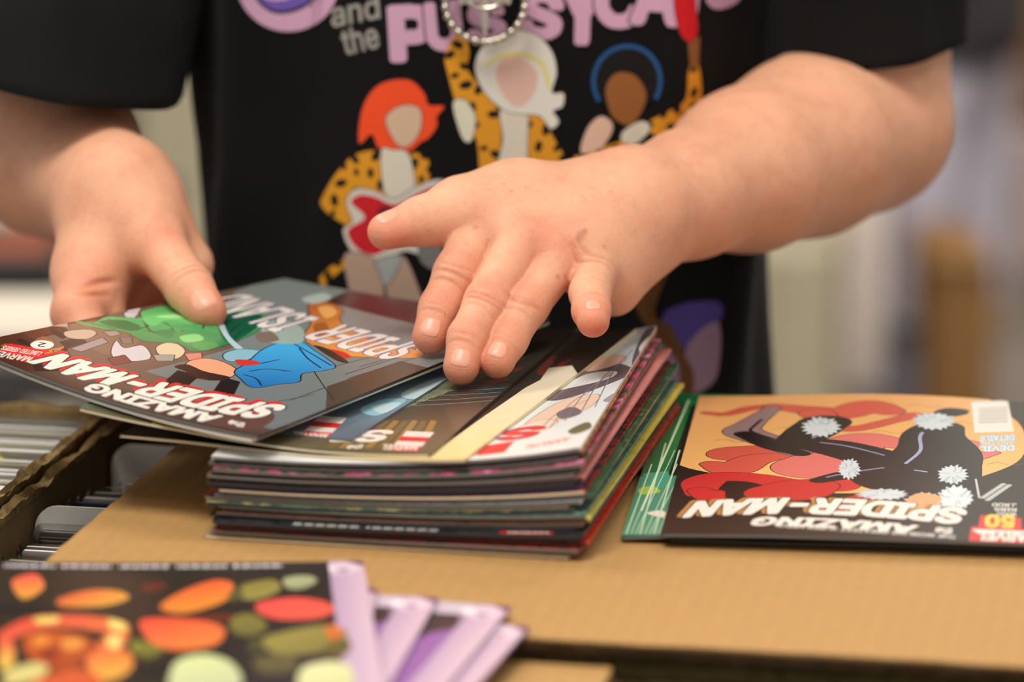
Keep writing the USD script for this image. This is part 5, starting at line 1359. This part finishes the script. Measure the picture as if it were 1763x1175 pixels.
        pr.add(sbox(0, 249, 151, 258), rgb(40, 36, 40), 'cover_art')
        pr.add(set_text('EAT THE DEAD AND OTHER STORIES', (6, 250.5), (138, 250.5), (6, 256), 0.02) if False else unary_union([affinity.translate(sbox(0, 0, 0.75 + 0.6 * ((q * 7) % 3 == 0), 4.2 - 1.4 * ((q * 5) % 4 == 1)), 6 + 1.42 * q, 250.8) for q in range(92) if q % 17 not in (5, 6)]), rgb(226, 220, 224), 'title_lettering')
    sf = lambda q, S_=S_: S_(1 - q[:, 0] / 168.0 - 0.0, q[:, 1] / 258.0, np.full(len(q), tf + 0.00012))
    for name_, (m_, c_) in pr.build(lambda q, S_=S_: S_(1 - q[:, 0] / 168.0, q[:, 1] / 258.0, np.full(len(q), tf + 0.00012)), 10.0).items():
        if m_.face_normals[:, 2].mean() < 0: m_.invert()
        obj(name_.split('#')[0], m_, PRINT, ck_, col=c_)

# ------------------------------------------------------------------ far behind the person (all far out of focus)
def far(px, py, y): return at(px, py, y)


# right: a second person walking by, dark coat over faded lilac trousers, seen from the knees to the hem
b0 = far(1622, 600, 6.2); bX, bY = b0[0], 6.2
by = thing('person', 'blurred passer-by in faded lilac trousers and a dark coat, far behind at the right', 'person', (bX, bY, 0))
BV = lambda x, y, z: np.array([bX + x, bY + y, z])


def by_field(p):
    d = cone(p, BV(0, 0, .98), BV(0, 0, 1.26), .12, .14)
    d = smin(d, cone(p, BV(-.06, -.13, 1.34), BV(.06, .13, 1.34), .06, .06), .06); d = smin(d, cone(p, BV(0, 0, 1.40), BV(-.01, 0, 1.50), .05, .05), .03)
    d = smin(d, cone(p, BV(-.01, 0, 1.62), BV(-.03, 0, 1.57), .085, .06), .03); d = smin(d, cone(p, BV(-.085, 0, 1.60), BV(-.10, 0, 1.585), .01, .012), .02)
    for s_ in (-1, 1):
        d = smin(d, cone(p, BV(s_ * .03, s_ * .08, .92), BV(s_ * .05, s_ * .08, .48), .088, .062), .05); d = smin(d, cone(p, BV(s_ * .05, s_ * .08, .48), BV(s_ * .06, s_ * .08, .08), .060, .042), .02)
        d = smin(d, cone(p, BV(s_ * .06, s_ * .08, .045), BV(s_ * .06 - .13, s_ * .08, .04), .045, .034), .03)
        d = smin(d, cone(p, BV(s_ * .06, s_ * .17, 1.32), BV(s_ * .05, s_ * .20, 1.05), .048, .042), .03); d = smin(d, cone(p, BV(s_ * .05, s_ * .20, 1.05), BV(-.06, s_ * .20, .84), .040, .034), .02); d = smin(d, cone(p, BV(-.06, s_ * .20, .84), BV(-.08, s_ * .20, .76), .036, .018), .02)
    return d


bl, bh = np.array([bX - .3, bY - .4, 0]), np.array([bX + .3, bY + .4, 0])
obj('body', surface_nets(by_field, bl + [0, 0, -.02], bh + [0, 0, 1.78], 0.014), plain('bystander_skin', rgb(206, 160, 130), 0.5), by, smooth=True)
obj('trousers', surface_nets(lambda p: np.maximum(by_field(p) - 0.012, np.maximum(p[:, 2] - 1.0, 0.09 - p[:, 2])), bl + [0, 0, .05], bh + [0, 0, 1.05], 0.014), plain('lilac_cloth', rgb(182, 176, 190), 0.85, 0.15, vary=0.10, scale=7), by, smooth=True)
coat = lambda p: np.maximum(np.minimum(by_field(p) - 0.022, cone(p, BV(0, 0, .60), BV(0, 0, 1.0), .135, .12)), np.maximum(p[:, 2] - 1.42, 0.52 - p[:, 2]))
obj('coat', surface_nets(lambda p: np.maximum(coat(p), 0.80 - p[:, 2] - 10 * (np.abs(p[:, 1] - bY) < .19)), bl + [0, 0, .48], bh + [0, 0, 1.48], 0.014), plain('dark_coat', rgb(52, 50, 54), 0.85, 0.15, vary=0.10, scale=7), by, smooth=True)
obj('hair', surface_nets(lambda p: np.maximum(cone(p, BV(.01, 0, 1.64), BV(.03, 0, 1.54), .098, .09), -(p[:, 0] - bX + .035) * 0.8 - np.maximum(0, p[:, 2] - 1.66) * 1.2), bl + [0, 0, 1.4], bh + [0, 0, 1.78], 0.012), plain('dark_hair', rgb(34, 32, 36), 0.6), by, smooth=True)


def far_box(name, label, cat_, x0, x1, y0, y1, depth, thick, mat, parts=(), group=None, to_floor=False):
    a, b = far(x0, y1, depth), far(x1, y0, depth)
    lo, hi = (a[0], depth, 0.0 if to_floor else a[2]), (b[0], depth + thick, b[2])
    p = thing(name, label, cat_, ((lo[0] + hi[0]) / 2, depth + thick / 2, lo[2]), group)
    obj('body', bevel_box(lo, hi, min(0.01, thick / 5)), mat, p)
    for nm, f0, f1, g0, g1, m in parts:
        w, h = hi[0] - lo[0], hi[2] - lo[2]
        obj(nm, abox((lo[0] + w * f0, depth - 0.012, lo[2] + h * g0), (lo[0] + w * f1, depth + 0.004, lo[2] + h * g1)), m, p)
    return p


BRN = plain('far_brown_board', rgb(128, 92, 52), 0.8, 0.2, vary=0.08, scale=6); BRN2 = plain('far_brown_tape', rgb(150, 122, 84), 0.5)
far_box('floor_carton', 'brown carton standing on the floor behind at the right, before the lilac trousers', 'box', 1600, 1714, 446, 690, 5.5, 0.30, BRN, (('flap', 0.0, 1.0, 0.985, 0.999, BRN2), ('tape', .46, .54, 0.3, 0.98, BRN2)), to_floor=True)
WP = plain('white_panel', rgb(222, 208, 200), 0.6); WB = plain('beige_panel', rgb(168, 160, 136), 0.7, vary=0.05, scale=2); DK = plain('dark_knob', rgb(44, 38, 34), 0.5)
far_box('display_pillar', 'pale pinkish white upright panel behind the elbow at the right', 'panel', 1446, 1528, 330, 700, 5.9, 0.10, WP, (('foot', -0.2, 1.2, 0.0, 0.03, DK),), to_floor=True)
far_box('cabinet', 'beige cabinet with a dark round knob behind at the right of the torso', 'cabinet', 1200, 1444, 425, 760, 5.7, 0.5, WB, (('knob', .60, .66, .70, .725, DK), ('door', .52, .99, .05, .97, WB)), to_floor=True)
far_box('paper_carton', 'cream carton standing on the beige cabinet behind the elbow', 'box', 1388, 1448, 328, 422, 5.75, 0.3, plain('cream_board', rgb(226, 216, 180), 0.6), (('label', .2, .8, .3, .7, WP),))
far_box('shop_bag', 'dark grey bag standing beside the pale panel behind at the right', 'bag', 1532, 1600, 556, 700, 5.6, 0.16, plain('bag_cloth', rgb(112, 110, 122), 0.7, vary=0.1, scale=8), (('flap', 0.0, 1.0, .90, .985, DK),), to_floor=True)
far_box('wooden_post', 'brown wooden board at the far right behind the passer-by', 'board', 1716, 1830, -200, 230, 7.2, 0.08, plain('far_wood', rgb(122, 82, 42), 0.7, vary=0.1, scale=5), (('cap', 0, 1, 0.96, 0.99, BRN2),), to_floor=True)
far_box('leaning_panel', 'pale mauve panel leaning at the far right edge behind the right pile', 'panel', 1726, 1900, 228, 700, 6.9, 0.05, plain('mauve_panel', rgb(186, 168, 164), 0.7), (('edge', 0, .03, 0, 1, DK),), to_floor=True)
# left: a second table with paper goods
tz = far(0, 545, 3.2)[2]
t2 = thing('side_table', 'second table with a grey cloth behind at the left', 'table', (-0.95, 3.4, 0))
obj('tabletop', abox((-1.6, 3.0, tz - .03), (-0.36, 3.9, tz)), plain('grey_table_cloth', rgb(70, 66, 64), 0.8, vary=0.1, scale=5), t2)
for x in (-1.5, -0.44):
    for y in (3.05, 3.85): obj('leg', abox((x - .02, y - .02, 0), (x + .02, y + .02, tz - .03)), STEEL, t2)


def on_table(name, label, cat_, x0, x1, y_near, y_far, z0, h, mat, m2=None):
    a, b = far(x0, 500, y_near), far(x1, 500, y_near)
    p = thing(name, label, cat_, ((a[0] + b[0]) / 2, (y_near + y_far) / 2, z0))
    obj('body', bevel_box((a[0], y_near, z0), (b[0], y_far, z0 + h), min(h, .02) / 4), mat, p)
    obj('top_sheet', abox((a[0] + .01, y_near + .01, z0 + h), (b[0] - .01, y_far - .01, z0 + h + .002)), m2 or mat, p)
    return p


on_table('magazine_pile', 'low white pile of magazines at the front of the side table at the left', 'magazines', -120, 92, 3.05, 3.22, tz, 0.018, plain('white_sheets', rgb(206, 198, 184), 0.5))
on_table('black_tray', 'black tray with a rust red lid behind the white magazines at the left', 'tray', -60, 96, 3.30, 3.46, tz, 0.030, plain('black_tray', rgb(30, 28, 28), 0.4), plain('rust_lid', rgb(120, 60, 44), 0.5))
on_table('grey_folder', 'dull green folder pile on the side table behind the black tray', 'folders', -40, 110, 3.52, 3.66, tz, 0.020, plain('green_grey', rgb(110, 112, 96), 0.6), plain('pale_folder', rgb(150, 148, 136), 0.6))
far_box('pale_board', 'cream display board standing behind the left forearm', 'board', -160, 120, 250, 470, 4.3, 0.06, plain('cream_wall_board', rgb(206, 198, 178), 0.7), (('edge', 0, 1, .96, 1, WP),), to_floor=True)
far_box('beige_locker', 'beige locker seen in the gap between the left arm and the torso', 'cabinet', 250, 420, 120, 900, 5.6, 0.5, WB, (('door', .05, .95, .05, .97, WB),), to_floor=True)
